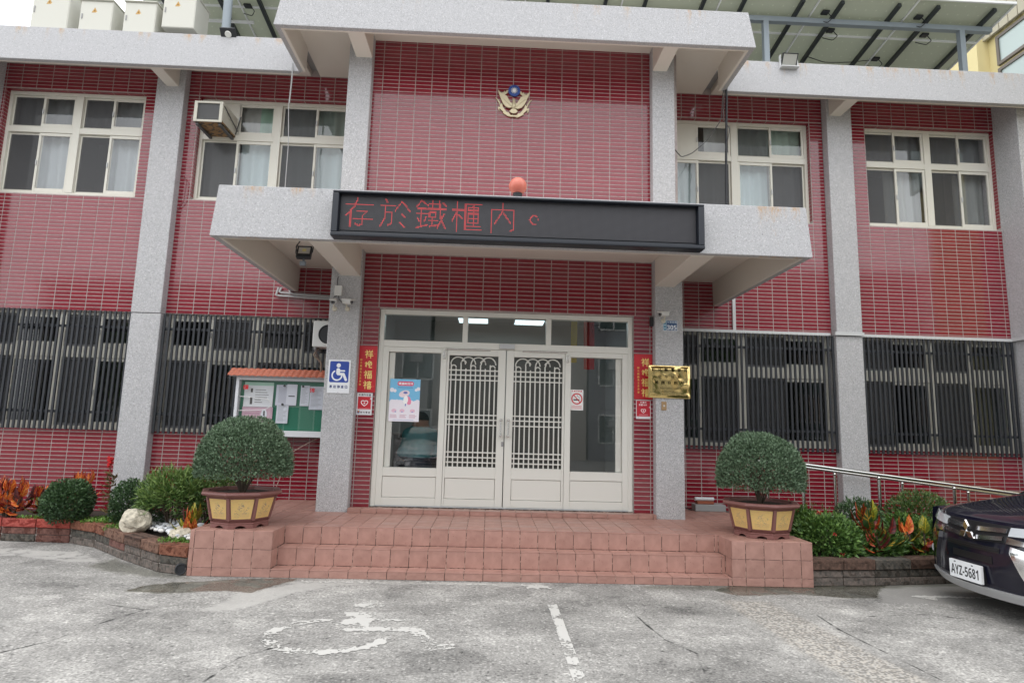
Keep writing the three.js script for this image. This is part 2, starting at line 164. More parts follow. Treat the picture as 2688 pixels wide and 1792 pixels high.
// side bays
const bays = [{ x0: -8.07, x1: -5.6, gx: -7.8038, w0: -8.02, w1: -5.838 }, { x0: -5.18, x1: -2.4, gx: -5.0108, w0: -4.99, w1: -2.54 }, { x0: 2.4, x1: 5.14, gx: 2.7934, w0: 2.47, w1: 4.92 }, { x0: 5.54, x1: 8.06, gx: 5.857, w0: 5.862, w1: 8.055 }];
for (const b of bays) {
  const w = wallM('wall', [[b.x0, b.x1, 6.715, 7.25, ZS - 0.13, ZS], [b.x0, b.w0, 4.99, 6.715, ZS - 0.13, ZS], [b.w1, b.x1, 4.99, 6.715, ZS - 0.13, ZS], [b.x0, b.x1, 3.172, 4.99, ZS - 0.13, ZS]]), w2 = wallM('wall', [[b.x0, b.x1, 0, 1.402, ZS - 0.13, ZS]]);
  tiles(w, b.x0, b.x1, 6.715, 7.145, ZS, b.gx, GY); tiles(w, b.x0, b.w0, 4.99, 6.715, ZS, b.gx, GY); tiles(w, b.w1, b.x1, 4.99, 6.715, ZS, b.gx, GY);
  tiles(w, b.x0, b.x1, 3.172, 4.99, ZS, b.gx, GY); tiles(w2, b.x0, b.x1, 0.2, 1.402, ZS, b.gx, GY);
  const rv = []; // glazed returns of the upper opening
  for (let k = Math.ceil((b.w0 - b.gx) / TW) - 1; b.gx + k * TW < b.w1; k++) { const a = Math.max(b.w0, b.gx + k * TW + GW / 2), c = Math.min(b.w1, b.gx + (k + 1) * TW - GW / 2); if (c - a > 0.02) for (const z of [ZS - 0.05, ZS - 0.105]) rv.push(bx(a, c, 6.711, 6.717, z, z + 0.048)); }
  for (let k = 0; k < 30; k++) { const y = GY + (31 + k) * TH, c = Math.min(y + TH - GW, 6.713); if (y > 4.99 && c - y > 0.01) for (const s of [0, 1]) rv.push(bx(s ? b.w1 - 0.005 : b.w0 - 0.002, s ? b.w1 + 0.002 : b.w0 + 0.005, y, c, ZS - 0.125, ZS - 0.003)); }
  mesh('reveal_tiles', rv, redTile[1], w).userData.kind = 'stuff';
}
// columns
const col = (x0, x1, y0, y1, z0, z1, r = 0.012) => mesh('column', muv(rb(x0, x1, y0, y1, z0, z1, r)), granite, B);
col(-2.41, -2.0, 0.44, 4.05, -0.3, 0.15); col(2.02, 2.405, 0.44, 4.05, -0.3, 0.15);
col(-2.372, -2.042, 4.02, 7.15, -0.3, 0.15); col(1.998, 2.323, 4.02, 7.15, -0.3, 0.15);
col(-5.608, -5.165, 0, 3.14, ZS - 0.1, -0.87); col(-5.615, -5.175, 3.148, 7.15, ZS - 0.1, -0.87);
col(5.128, 5.55, 0, 3.14, ZS - 0.1, -0.87); col(5.145, 5.556, 3.148, 7.15, ZS - 0.1, -0.87);
col(8.06, 8.62, 0, 7.15, -2.2, -0.55); col(-8.63, -8.07, 0, 7.15, -2.2, -0.55);
// cantilever beams
const beam = (x0, x1, y0, y1, z0, z1) => mesh('beam', rb(x0, x1, y0, y1, z0, z1, 0.01), cream, B);
beam(-2.277, -2.045, 6.778, 7.16, -0.2, 0.71); beam(2.008, 2.215, 6.778, 7.16, -0.2, 0.71);
beam(-2.282, -2.02, 3.572, 4.02, -0.2, 1.66); beam(2.022, 2.29, 3.572, 4.02, -0.2, 1.66);
beam(-5.46, -5.272, 6.778, 7.16, ZS - 0.1, -0.37); beam(5.186, 5.385, 6.778, 7.16, ZS - 0.1, -0.37);
// fascias: profile points [inset, height] swept round three sides of a slab (insets apply to the front; sides stay plumb)
function sweep(w0, w1, zf, zb, prof, sideInset, sides = [0, 1, 2]) {
  const pos = [], q = (a, b, c, d) => pos.push(...a, ...b, ...c, ...a, ...c, ...d);
  for (let i = 0; i + 1 < prof.length; i++) {
    const R = [prof[i], prof[i + 1]].map(([o, y]) => { const s = sideInset(o, y); return [[w0 + s, y, zb], [w0 + s, y, zf - o], [w1 - s, y, zf - o], [w1 - s, y, zb]]; });
    for (const k of sides) q(R[0][k], R[0][k + 1], R[1][k + 1], R[1][k]);
  }
  const g = new THREE.BufferGeometry(); g.setAttribute('position', new THREE.Float32BufferAttribute(pos, 3)); g.computeVertexNormals(); return g;
}
function stoneFascia(name, w0, w1, zf, zb, y0, y1, back, thick, streaks, seed, sides) {
  const W = w1 - w0, ppm = 2048 / W, T = graniteCanvas(2048, Math.max(64, Math.round((y1 - y0) * ppm)), ppm, seed, streaks), Tb = T.clone(); Tb.colorSpace = THREE.NoColorSpace;
  const m = std(0xffffff, 0.75, { map: T, bumpMap: Tb, bumpScale: 0.004, color: lin(0.97, 0.97, 0.98) });
  const g = sweep(w0, w1, zf, zb, [[thick, y0], [0.004, y0], [0, y0 + 0.006], [back, y1 - 0.006], [back + 0.006, y1], [back + 0.16, y1]], (o, y) => o, sides), p = g.attributes.position, uv = new Float32Array(p.count * 2);
  for (let i = 0; i < p.count; i++) { const n = Math.abs(g.attributes.normal.getX(i)) > 0.7; uv[i * 2] = n ? (p.getZ(i) - zf) / W + 0.31 : (p.getX(i) - w0) / W; uv[i * 2 + 1] = Math.abs(g.attributes.normal.getY(i)) > 0.7 ? (p.getZ(i)) / (y1 - y0) : (p.getY(i) - y0) / (y1 - y0) * 0.985 + 0.008; }
  g.setAttribute('uv', new THREE.BufferAttribute(uv, 2)); return mesh(name, g, m, B);
}
const rs = rng(9), rnd = (n, a, b, len, st) => (st *= 0.45, Array.from({ length: n }, () => [lerp(a, b, rs()), 0.01 + rs() * 0.05, len * (0.4 + rs() * 0.6), st * (0.3 + rs() * 0.7)]));
// entrance canopy
stoneFascia('canopy_fascia', -3.315, 3.365, 1.79, ZS + 0.004, 3.57, 4.165, 0.035, 0.07, [...rnd(9, 0.2, 1.2, 0.3, 0.3), ...rnd(12, 5.6, 6.6, 0.5, 0.5)], 21);
const inCan = sweep(-3.315, 3.365, 1.79, ZS + 0.004, [[0.068, 3.5705], [0.1, 3.5705], [0.105, 3.575], [0.11, 3.951]], (o) => o);
mesh('canopy_soffit', [inCan, bx(-3.26, 3.31, 3.951, 4.02, ZS + 0.004, 1.7), bx(-3.3, 3.35, 4.04, 4.1, ZS + 0.004, 1.66)], cream, B);
// roof overhangs
const RY = 6.775, RT = 7.34;
const overhang = (w0, w1, zf, zb, seed, streaks, sides) => {
  stoneFascia('roof_fascia', w0, w1, zf, zb, RY, RT, 0.065, 0.07, streaks, seed, sides);
  mesh('roof_soffit', [sweep(w0, w1, zf, zb, [[0.063, RY + 0.0005], [0.1, RY + 0.0005], [0.108, RY + 0.006], [0.115, 7.145]], (o) => o, sides), bx(w0 + 0.1, w1 - 0.1, 7.145, 7.24, -1.13, zf - 0.1)], cream, B);
};
overhang(-3.222, 3.245, 0.803, -0.285, 22, [...rnd(6, 0.4, 3, 0.5, 0.25), ...rnd(10, 4, 5.9, 0.6, 0.35)]);
overhang(-12, -3.17, -0.278, -1.13, 23, rnd(22, 3, 8.5, 0.4, 0.3), [0, 1]);
overhang(3.19, 12, -0.278, -1.13, 24, rnd(40, 0.2, 7, 0.55, 0.4), [1, 2]);
mesh('roof_slab', [bx(-12, 12, 7.245, 7.33, -9, -0.52)], grey, B);
// shell and rooms behind the windows
const roomM = std([0.34, 0.34, 0.32], 0.9), roomF = std([0.22, 0.2, 0.18], 0.6);
mesh('rear_wall', [bx(-8.6, 8.6, 0, 7.25, -9.1, -9)], grey, B); mesh('side_wall', [bx(-8.7, -8.6, 0, 7.25, -9, -2.2)], grey, B); mesh('side_wall', [bx(8.6, 8.7, 0, 7.25, -9, -2.2)], grey, B);
mesh('upper_floor', [bx(-8.6, 8.6, 3.95, 4.15, -9, ZS - 0.13), bx(-2.39, 2.39, 3.95, 4.15, ZS - 0.13, -0.14)], roomM, B);
mesh('inner_wall', [bx(-8.6, 8.6, 4.15, 7.24, -4.3, -4.2)], roomM, B); mesh('inner_wall', [bx(-8.6, 8.6, 0, 3.95, -5.6, -5.5)], roomM, B);
mesh('inner_wall', [bx(-2.47, -2.4, 0.4, 3.95, -5.5, ZS - 0.135)], roomM, B); mesh('inner_wall', [bx(2.4, 2.47, 0.4, 3.95, -5.5, ZS - 0.135)], roomM, B);
mesh('inner_floor', [bx(-8.6, 8.6, 0.3, 0.47, -9, ZS - 0.135), bx(-2.3, 2.3, 0.3, 0.47, ZS - 0.13, -0.16)], roomF, B);
// stainless trunking over the lower windows of two bays
mesh('drip_rail', [bx(2.4, 5.1, 3.152, 3.198, ZS + 0.002, ZS + 0.05), bx(5.1, 5.56, 3.146, 3.197, -0.868, -0.835), bx(5.56, 8.05, 3.152, 3.198, ZS + 0.002, ZS + 0.05), bx(8.02, 8.058, 3.152, 3.198, ZS + 0.05, -0.55)], pvc, B);
mesh('conduit', [bx(3.558, 3.605, 3.198, 3.95, ZS + 0.002, ZS + 0.035)], pvc, B);

// windows: c = [x0, x1] opening, rows and sashes; kinds: s = sash behind insect screen, g = clear sash, w = blank panel, n = none
const curtains = [];
function windowUnit(x0, x1, y0, yt0, yt1, y1, zf, xm, top, bot, mat = frameM, gl = glass, low = false) {
  const W = sub('window', B), F = (n, ...g) => mesh(n, g.map((q) => rb(...q, 0.004, 1)), mat, W), z0 = zf - 0.09;
  F('frame', [x0, x0 + 0.05, y0, y1, z0, zf], [x1 - 0.05, x1, y0, y1, z0, zf], [x0 + 0.05, x1 - 0.05, y1 - 0.05, y1, z0, zf], [x0 + 0.05, x1 - 0.05, y0, y0 + 0.05, z0, zf]);
  F('mullion', [xm - 0.055, xm + 0.055, y0 + 0.05, y1 - 0.05, z0, zf + 0.004]);
  F('transom', [x0 + 0.05, xm - 0.055, yt0, yt1, z0, zf + 0.002], [xm + 0.055, x1 - 0.05, yt0, yt1, z0, zf + 0.002]);
  const cells = [[top, yt1, y1 - 0.05], [bot, y0 + 0.05, yt0]];
  for (const [kinds, a, b] of cells) for (let h = 0; h < 2; h++) {
    const L = h ? xm + 0.055 : x0 + 0.05, R = h ? x1 - 0.05 : xm - 0.055, mid = (L + R) / 2;
    for (let s = 0; s < 2; s++) {
      const k = kinds[h * 2 + s]; if (k === 'n') continue;
      const l = s ? mid - 0.018 : L + 0.002, r = s ? R - 0.002 : mid + 0.018, front = k === 'g', z = zf - (front ? 0.012 : 0.042), t = front ? 0.036 : 0.028, u = front ? 0.05 : 0.032;
      if (k === 'w') { F('panel', [L, r, a + 0.002, b - 0.002, zf - 0.05, zf - 0.018]); continue; }
      mesh('sash', [[l, l + t, a + 0.002, b - 0.002, z - 0.026, z], [r - t, r, a + 0.002, b - 0.002, z - 0.026, z], [l + t, r - t, a + 0.002, a + u + 0.012, z - 0.026, z], [l + t, r - t, b - u, b - 0.002, z - 0.026, z]].map((q) => rb(...q, 0.004, 1)), low && k === 's' ? sashGrey : mat, W);
      mesh('pane', plane(r - l - 2 * t, b - a - u * 2).translate((l + r) / 2, (a + b) / 2, z - 0.013), gl, W);
      if (k === 's') { mesh('insect_screen', plane(r - l - 2 * t, b - a - u * 2).translate((l + r) / 2, (a + b) / 2, z + 0.003), screenM, W); }
      else mesh('latch', [rb(s ? l + 0.008 : r - 0.03, s ? l + 0.026 : r - 0.008, (a + b) / 2 - 0.05, (a + b) / 2 + 0.03, z, z + 0.02, 0.004)], pvc, W);
    }
  }
  return W;
}
const UP = [5.0, 6.03, 6.122, 6.712, -1.1], LO = [1.402, 2.472, 2.64, 3.172, -1.1];
const win = (b, xm, top, bot, u, m, g) => windowUnit(b.w0 ?? b.x0, b.w1 ?? b.x1, u[0], u[1], u[2], u[3], u[4], xm, top, bot, m, g, u === LO);
win(bays[0], -6.918, 'sgsg', 'sgsg', UP); win(bays[1], -3.765, 'ngsg', 'sgsg', UP); win(bays[2], 3.692, 'wgsg', 'gsgs', UP); win(bays[3], 6.962, 'sgsg', 'sgsg', UP);
const lo = (b, xm, t, s) => win({ w0: b.x0 + 0.006, w1: b.x1 - 0.006 }, xm, t, s, LO, frameM, tint);
lo(bays[0], -6.74, 'sgsg', 'sgsg'); lo(bays[1], -3.83, 'gsgs', 'sgsg'); lo(bays[2], 3.73, 'sgsg', 'gssg'); lo(bays[3], 6.79, 'sgsg', 'sgsg');
// curtains hang inside each pane as pleated cloth
function curtain(x0, x1, y0, y1, c, label, seed, group = 'curtains behind the upper windows', z = -1.3) {
  const nx = Math.max(12, Math.round((x1 - x0) * 46)), ny = 8, g = new THREE.PlaneGeometry(x1 - x0, y1 - y0, nx, ny), p = g.attributes.position, r = rng(seed), f = 26 + r() * 16, ph = r() * 6;
  for (let i = 0; i < p.count; i++) { const x = p.getX(i), y = p.getY(i), k = 0.6 + 0.4 * (0.5 - y / (y1 - y0)); p.setZ(i, k * (0.022 * Math.sin(x * f + ph + 0.5 * Math.sin(y * 2 + x * 5)) + 0.012 * Math.sin(x * f * 0.43 + ph * 2 + y))); }
  g.computeVertexNormals(); g.translate((x0 + x1) / 2, (y0 + y1) / 2, z);
  solo('curtain', g, phy(c, 0.95, { transmission: 0.25, thickness: 0, side: THREE.DoubleSide }), label, 'curtain', group);
}
const teal = [0.56, 0.68, 0.7], gc = [0.42, 0.55, 0.47], gw = [0.5, 0.52, 0.5], dk = [0.2, 0.22, 0.23];
const cur = [[-7.6, -6.95, 5.03, 6.04, [0.5, 0.55, 0.57], 'pale grey curtain behind the tall pane of the end window beside roof boxes', 1], [-6.45, -5.86, 5.03, 6.04, [0.5, 0.55, 0.57], 'pale grey curtain behind the pane next to the column under roof boxes', 2], [-8, -5.85, 6.1, 6.7, dk, 'dark grey curtain behind the upper lights under the row of roof boxes', 3],
  [-4.95, -4.4, 5.03, 6.06, [0.42, 0.44, 0.44], 'grey gathered curtain behind the screen under the window air conditioner', 4], [-4.4, -3.8, 5.03, 6.06, teal, 'pale teal curtain behind the pane under the window air conditioner', 5], [-3.72, -3.15, 5.03, 6.06, [0.42, 0.47, 0.48], 'grey blue curtain behind the screen crossed by the hanging wire', 6], [-3.15, -2.56, 5.03, 6.06, teal, 'pale teal curtain between the hanging wire and the entrance column', 7], [-4.45, -4.12, 6.1, 6.7, gw, 'short off white curtain beside the window air conditioner', 8], [-4.12, -3.8, 6.1, 6.7, [0.35, 0.56, 0.44], 'short green curtain two panes along from the window air conditioner', 9], [-3.72, -2.56, 6.1, 6.7, [0.3, 0.38, 0.34], 'short dull green curtain behind the upper lights by the hanging wire', 10],
  [2.48, 3.1, 5.03, 6.06, teal, 'pale teal curtain beside the entrance column under the blank white panel', 11], [3.1, 3.65, 5.03, 6.06, [0.42, 0.45, 0.46], 'grey curtain behind the screen crossed by the thick black cable', 12], [3.75, 4.32, 5.03, 6.06, teal, 'pale teal curtain next to the mullion past the black cable', 13], [4.32, 4.88, 5.03, 6.06, [0.42, 0.44, 0.45], 'grey curtain behind the end screen past the black cable', 14], [3.25, 3.65, 6.1, 6.7, gw, 'short pale curtain next to the blank white panel', 15], [3.75, 4.9, 6.1, 6.7, gc, 'short grey green curtain behind the upper lights past the black cable', 16],
  [6.3, 6.93, 5.03, 6.04, [0.46, 0.49, 0.48], 'pale grey curtain in the middle of the window below the solar racking', 17], [7.5, 8.03, 5.03, 6.04, [0.3, 0.32, 0.31], 'dim grey curtain in the end pane below the solar racking', 18], [5.88, 8.04, 6.1, 6.7, dk, 'dark curtain behind the upper lights below the solar racking', 19]];
for (const c of cur) curtain(...c);
curtain(7.55, 7.95, 1.5, 3.0, [0.3, 0.24, 0.13], 'brown curtain behind the barred window next to the ramp handrail end', 20, undefined, -1.35);

// security grilles
function grille(x0, x1, y0, y1, label) {
  const t = thing('window_grille', label, 'window grille', [x0, y0, -0.93], 'steel window grilles on the ground floor'), n = Math.round((x1 - x0) / 0.0768), g = rb(-0.0165, 0.0165, 0, y1 - y0, -0.013, 0.013, 0.004, 1);
  for (let i = 0; i <= n; i++) { const m = mesh('bar', g, grilleM, t); m.position.x = 0.02 + i * (x1 - x0 - 0.04) / n; }
  for (const y of [2.905, 1.636]) { const m = mesh('rail', rb(0, x1 - x0, y - y0, y - y0 + 0.038, -0.05, -0.0135, 0.004, 1), grilleM, t); }
  for (const y of [2.92, 1.65]) for (const x of [0.05, (x1 - x0) / 2, x1 - x0 - 0.05]) mesh('bracket', bx(x - 0.012, x + 0.012, y - y0, y - y0 + 0.02, -0.165, -0.0505), grilleM, t);
}
grille(-8.05, -5.62, 1.395, 3.165, 'dark steel window grille behind the round shrub and orange crotons'); grille(-5.15, -2.42, 1.375, 3.15, 'dark steel window grille partly hidden by the roofed notice board'); grille(2.42, 5.12, 1.347, 3.14, 'dark steel window grille between the brass plaque and the next column'); grille(5.57, 8.0, 1.347, 3.14, 'dark steel window grille above the ramp handrail and the black car');

// ---------- entrance door (part of the building) ----------
{
  const D = sub('entrance_door', B), F = (n, m, ...g) => mesh(n, g.map((q) => rb(...q, 0.004, 1)), m, D), zf = -0.05, z0 = -0.15, yb = 0.517;
  F('frame', doorM, [-1.752, -1.69, yb, 3.165, z0, zf + 0.01], [1.69, 1.752, yb, 3.165, z0, zf + 0.01], [-1.69, 1.69, 3.1, 3.165, z0, zf + 0.01]);
  F('transom', doorM, [-1.69, 1.69, 2.648, 2.738, z0, zf + 0.012]);
  F('mullion', doorM, [-0.615, -0.542, 2.738, 3.1, z0, zf], [0.542, 0.615, 2.738, 3.1, z0, zf]);
  F('threshold', pvc, [-1.69, 1.69, yb, yb + 0.018, z0, zf]);
  for (const [a, b] of [[-1.69, -0.615], [-0.542, 0.542], [0.615, 1.69]]) mesh('fanlight_pane', plane(b - a, 0.362).translate((a + b) / 2, 2.919, zf - 0.03), tint, D);
  // fixed side panels, then the two leaves with their ornamental grilles
  for (const s of [-1, 1]) {
    const X = (a, b) => (s < 0 ? [-b, -a] : [a, b]);
    F('side_panel', doorM, [...X(0.815, 0.897), yb + 0.018, 2.648, z0, zf], [...X(1.612, 1.69), yb + 0.018, 2.648, z0, zf], [...X(0.897, 1.612), 2.58, 2.648, z0, zf], [...X(0.897, 1.612), 0.91, 1.026, z0, zf], [...X(0.897, 1.612), yb + 0.018, 0.636, z0, zf], [...X(0.9, 1.609), 0.64, 0.906, z0 + 0.03, zf - 0.012]);
    mesh('side_pane', plane(0.715, 1.555).translate(s * 1.2545, 1.803, zf - 0.035), glass, D);
    F('sliding_stile', doorM, [...X(1.53, 1.607), 1.03, 2.578, zf - 0.09, zf - 0.055]);
    F('door_leaf', doorM, [...X(0.006, 0.108), yb + 0.02, 2.645, z0 + 0.01, zf + 0.004], [...X(0.782, 0.811), yb + 0.02, 2.645, z0 + 0.01, zf + 0.004], [...X(0.108, 0.782), 2.556, 2.645, z0 + 0.01, zf + 0.004], [...X(0.108, 0.782), 0.905, 1.054, z0 + 0.01, zf + 0.004], [...X(0.108, 0.782), yb + 0.02, 0.632, z0 + 0.01, zf + 0.004], [...X(0.112, 0.778), 0.636, 0.901, z0 + 0.03, zf - 0.008]);
    mesh('leaf_screen', plane(0.674, 1.502).translate(s * 0.445, 1.805, zf - 0.05), std([0.07, 0.068, 0.06], 0.7, { transparent: true, opacity: 0.8, side: THREE.DoubleSide }), D);
    mesh('leaf_pane', plane(0.674, 1.502).translate(s * 0.445, 1.805, zf - 0.08), glass, D);
    const gx0 = s < 0 ? -0.782 : 0.108, cols = Array.from({ length: 10 }, (_, k) => gx0 + 0.03 + k * 0.0668), r = 0.0085, zg = zf - 0.016;
    cols.forEach((x, k) => mesh('grille_bar', rb(x - r, x + r, 1.054, 2.36 + (k % 2 ? 0.02 : 0.075), zg - 0.007, zg + 0.007, 0.003, 1), doorM, D));
    for (const y of [2.355, 2.287, 2.221, 1.748, 1.684, 1.613, 1.247, 1.18, 1.113]) mesh('grille_bar', rb(gx0, gx0 + 0.674, y - r, y + r, zg - 0.0085, zg + 0.0085, 0.003, 1), doorM, D);
    const arch = (x, y, R) => mesh('grille_arch', new THREE.TorusGeometry(R, 0.0085, 6, 20, Math.PI).translate(x, y, zg), doorM, D);
    for (const k of [1.5, 3.5, 5.5, 7.5]) arch((cols[0] + cols[9]) / 2 + (k - 4.5) * 0.0668 * 1.04, 2.435, 0.1);
    for (const k of [0, 2, 4, 6, 8]) arch((cols[k] + cols[k + 1]) / 2, k === 2 || k === 6 ? 2.455 : 2.39, 0.0334);
    mesh('door_handle', [rod([s * 0.05, 1.495, 0.03], [s * 0.05, 1.675, 0.03], 0.011), rod([s * 0.05, 1.48, -0.045], [s * 0.05, 1.48, 0.035], 0.015), rod([s * 0.05, 1.69, -0.045], [s * 0.05, 1.69, 0.035], 0.015), new THREE.SphereGeometry(0.018, 12, 8).translate(s * 0.05, 1.48, 0.032), new THREE.SphereGeometry(0.018, 12, 8).translate(s * 0.05, 1.69, 0.032)], steel, D);
    mesh('door_closer', [rod([s * 0.22, 2.636, -0.03], [s * 0.84, 2.636, -0.03], 0.011), rb(s * 0.85 - 0.02, s * 0.85 + 0.02, 2.5, 2.6, -0.052, -0.03, 0.004)], steel, D);
  }
  mesh('lock', [rb(-0.038, -0.008, 1.335, 1.4, -0.047, -0.03, 0.006)], grey, D);
  mesh('sensor', [rb(-0.1, 0.11, 2.66, 2.728, -0.035, 0.0, 0.006)], std([0.5, 0.52, 0.53], 0.4), D);
}

// ---------- steps, platform and pedestals in clay tile ----------
const P = 0.1988, YP = 0.46, Z3 = 1.31, Z2 = 1.51, Z1 = 1.6956, SX0 = -2.411, SX1 = 2.405;
{
  const S = thing('entrance_steps', 'terracotta tiled entrance steps with platform and two square pedestals', 'steps');
  const E = 0.006;
  mesh('core', muv(mg([bx(-3.25, 3.274, 0, YP - E, ZS + 0.01, Z3 - E), bx(-3.25, SX0 - E, 0, YP - E, Z3 - E, Z1 - E), bx(SX1 + E, 3.274, 0, YP - E, Z3 - E, Z1 - E), bx(SX0 - E, SX1 + E, 0, 0.27 - E, Z3 - E, Z2 - E), bx(SX0 - E, SX1 + E, 0, 0.085 - E, Z2 - E, Z1 - E), bx(-1.99, 2.01, YP - E, 0.51, -0.2, 0.2)]), 3), mortar, S);
  const cache = {}, r = rng(4);
  const put = (name, x0, x1, y0, y1, z0, z1) => { const w = x1 - x0, h = y1 - y0, d = z1 - z0, k = [w, h, d].map((v) => v.toFixed(4)).join(); if (!cache[k]) { cache[k] = rb(-w / 2, w / 2, -h / 2, h / 2, -d / 2, d / 2, 0.0025, 1); } const m = mesh(name, cache[k], terra[(r() * 4) | 0], S); m.position.set((x0 + x1) / 2 + (r() - 0.5) * 0.001, (y0 + y1) / 2 + (r() - 0.5) * 0.0012, (z0 + z1) / 2 + (r() - 0.5) * 0.0012); };
  const G = 0.003, run = (a, b, start, step, f) => { for (let x = start; x < b - 0.008; x += step) { const u = Math.max(a, x) + G, v = Math.min(b, x + step) - G; if (v - u > 0.012) f(u, v); } };
  run(SX0, SX1, SX0, P, (a, b) => { put('riser_tile', a, b, 0.002, 0.083, Z1 - 0.012, Z1); put('tread_tile', a, b, 0.085 - 0.012, 0.085, Z2 + 0.002, Z1 + 0.003); put('riser_tile', a, b, 0.088, 0.267, Z2 - 0.012, Z2); put('tread_tile', a, b, 0.27 - 0.012, 0.27, Z3 + 0.002, Z2 + 0.003); put('riser_tile', a, b, 0.273, 0.456, Z3 - 0.012, Z3); });
  const rows = []; for (let z = Z3; z > ZS + 0.02; z -= P) rows.push([Math.max(ZS + 0.012, z - P), z]);
  for (const [za, zb] of rows) for (const [a, b] of (zb > 0.21 ? [[-3.256, 3.28]] : [[-3.256, -2.415], [2.41, 3.28]])) { const zz = zb > 0.21 && za < 0.21 ? Math.max(za, 0.155) : za; run(a, b, SX0 - 5 * P, P, (u, v) => put('floor_tile', u, v, YP - 0.012, YP, zz + G, zb - G + (zb === Z3 ? 0.006 : 0))); }
  for (const [a, b, st] of [[-3.256, SX0, SX0 - 5 * P], [SX1, 3.28, SX1 - 0.05]]) {
    run(a, b, st, P, (u, v) => { for (const [za, zb] of [[Z3, Z2], [Z2, Z1]]) put('floor_tile', u, v, YP - 0.012, YP, za + G, zb - G); for (const [ya, yb] of [[0.002, 0.085], [0.088, 0.27], [0.274, 0.456]]) put('pedestal_tile', u, v, ya, yb, Z1 - 0.012, Z1); });
    const x = a < 0 ? SX0 : SX1, o = a < 0 ? [x - 0.012, x] : [x, x + 0.012];
    for (const [za, zb, ya, yb] of [[Z3, Z2, 0.274, 0.456], [Z2, Z1 - 0.014, 0.274, 0.456], [Z2, Z1 - 0.014, 0.088, 0.27]]) put('pedestal_tile', o[0], o[1], ya, yb, za + G, zb - G);
    const q = a < 0 ? [-3.256, -3.244] : [3.268, 3.28]; for (const [za, zb] of [[0.9, 1.1], [1.1, Z3], [Z3, Z2], [Z2, Z1 - 0.014]]) for (const [ya, yb] of [[0.088, 0.27], [0.274, 0.446]]) put('pedestal_tile', q[0], q[1], ya, yb, za + G, zb - G);
  }
  run(-1.99, 2.01, SX0, P, (a, b) => { const m = a > -0.96 && b < 0.94; put('sill_tile', a, b, YP + 0.001, 0.512, m ? 0.23 : 0.2, m ? 0.242 : 0.212); put('sill_tile', a, b, 0.508, 0.516, 0.06, m ? 0.243 : 0.213); });
}

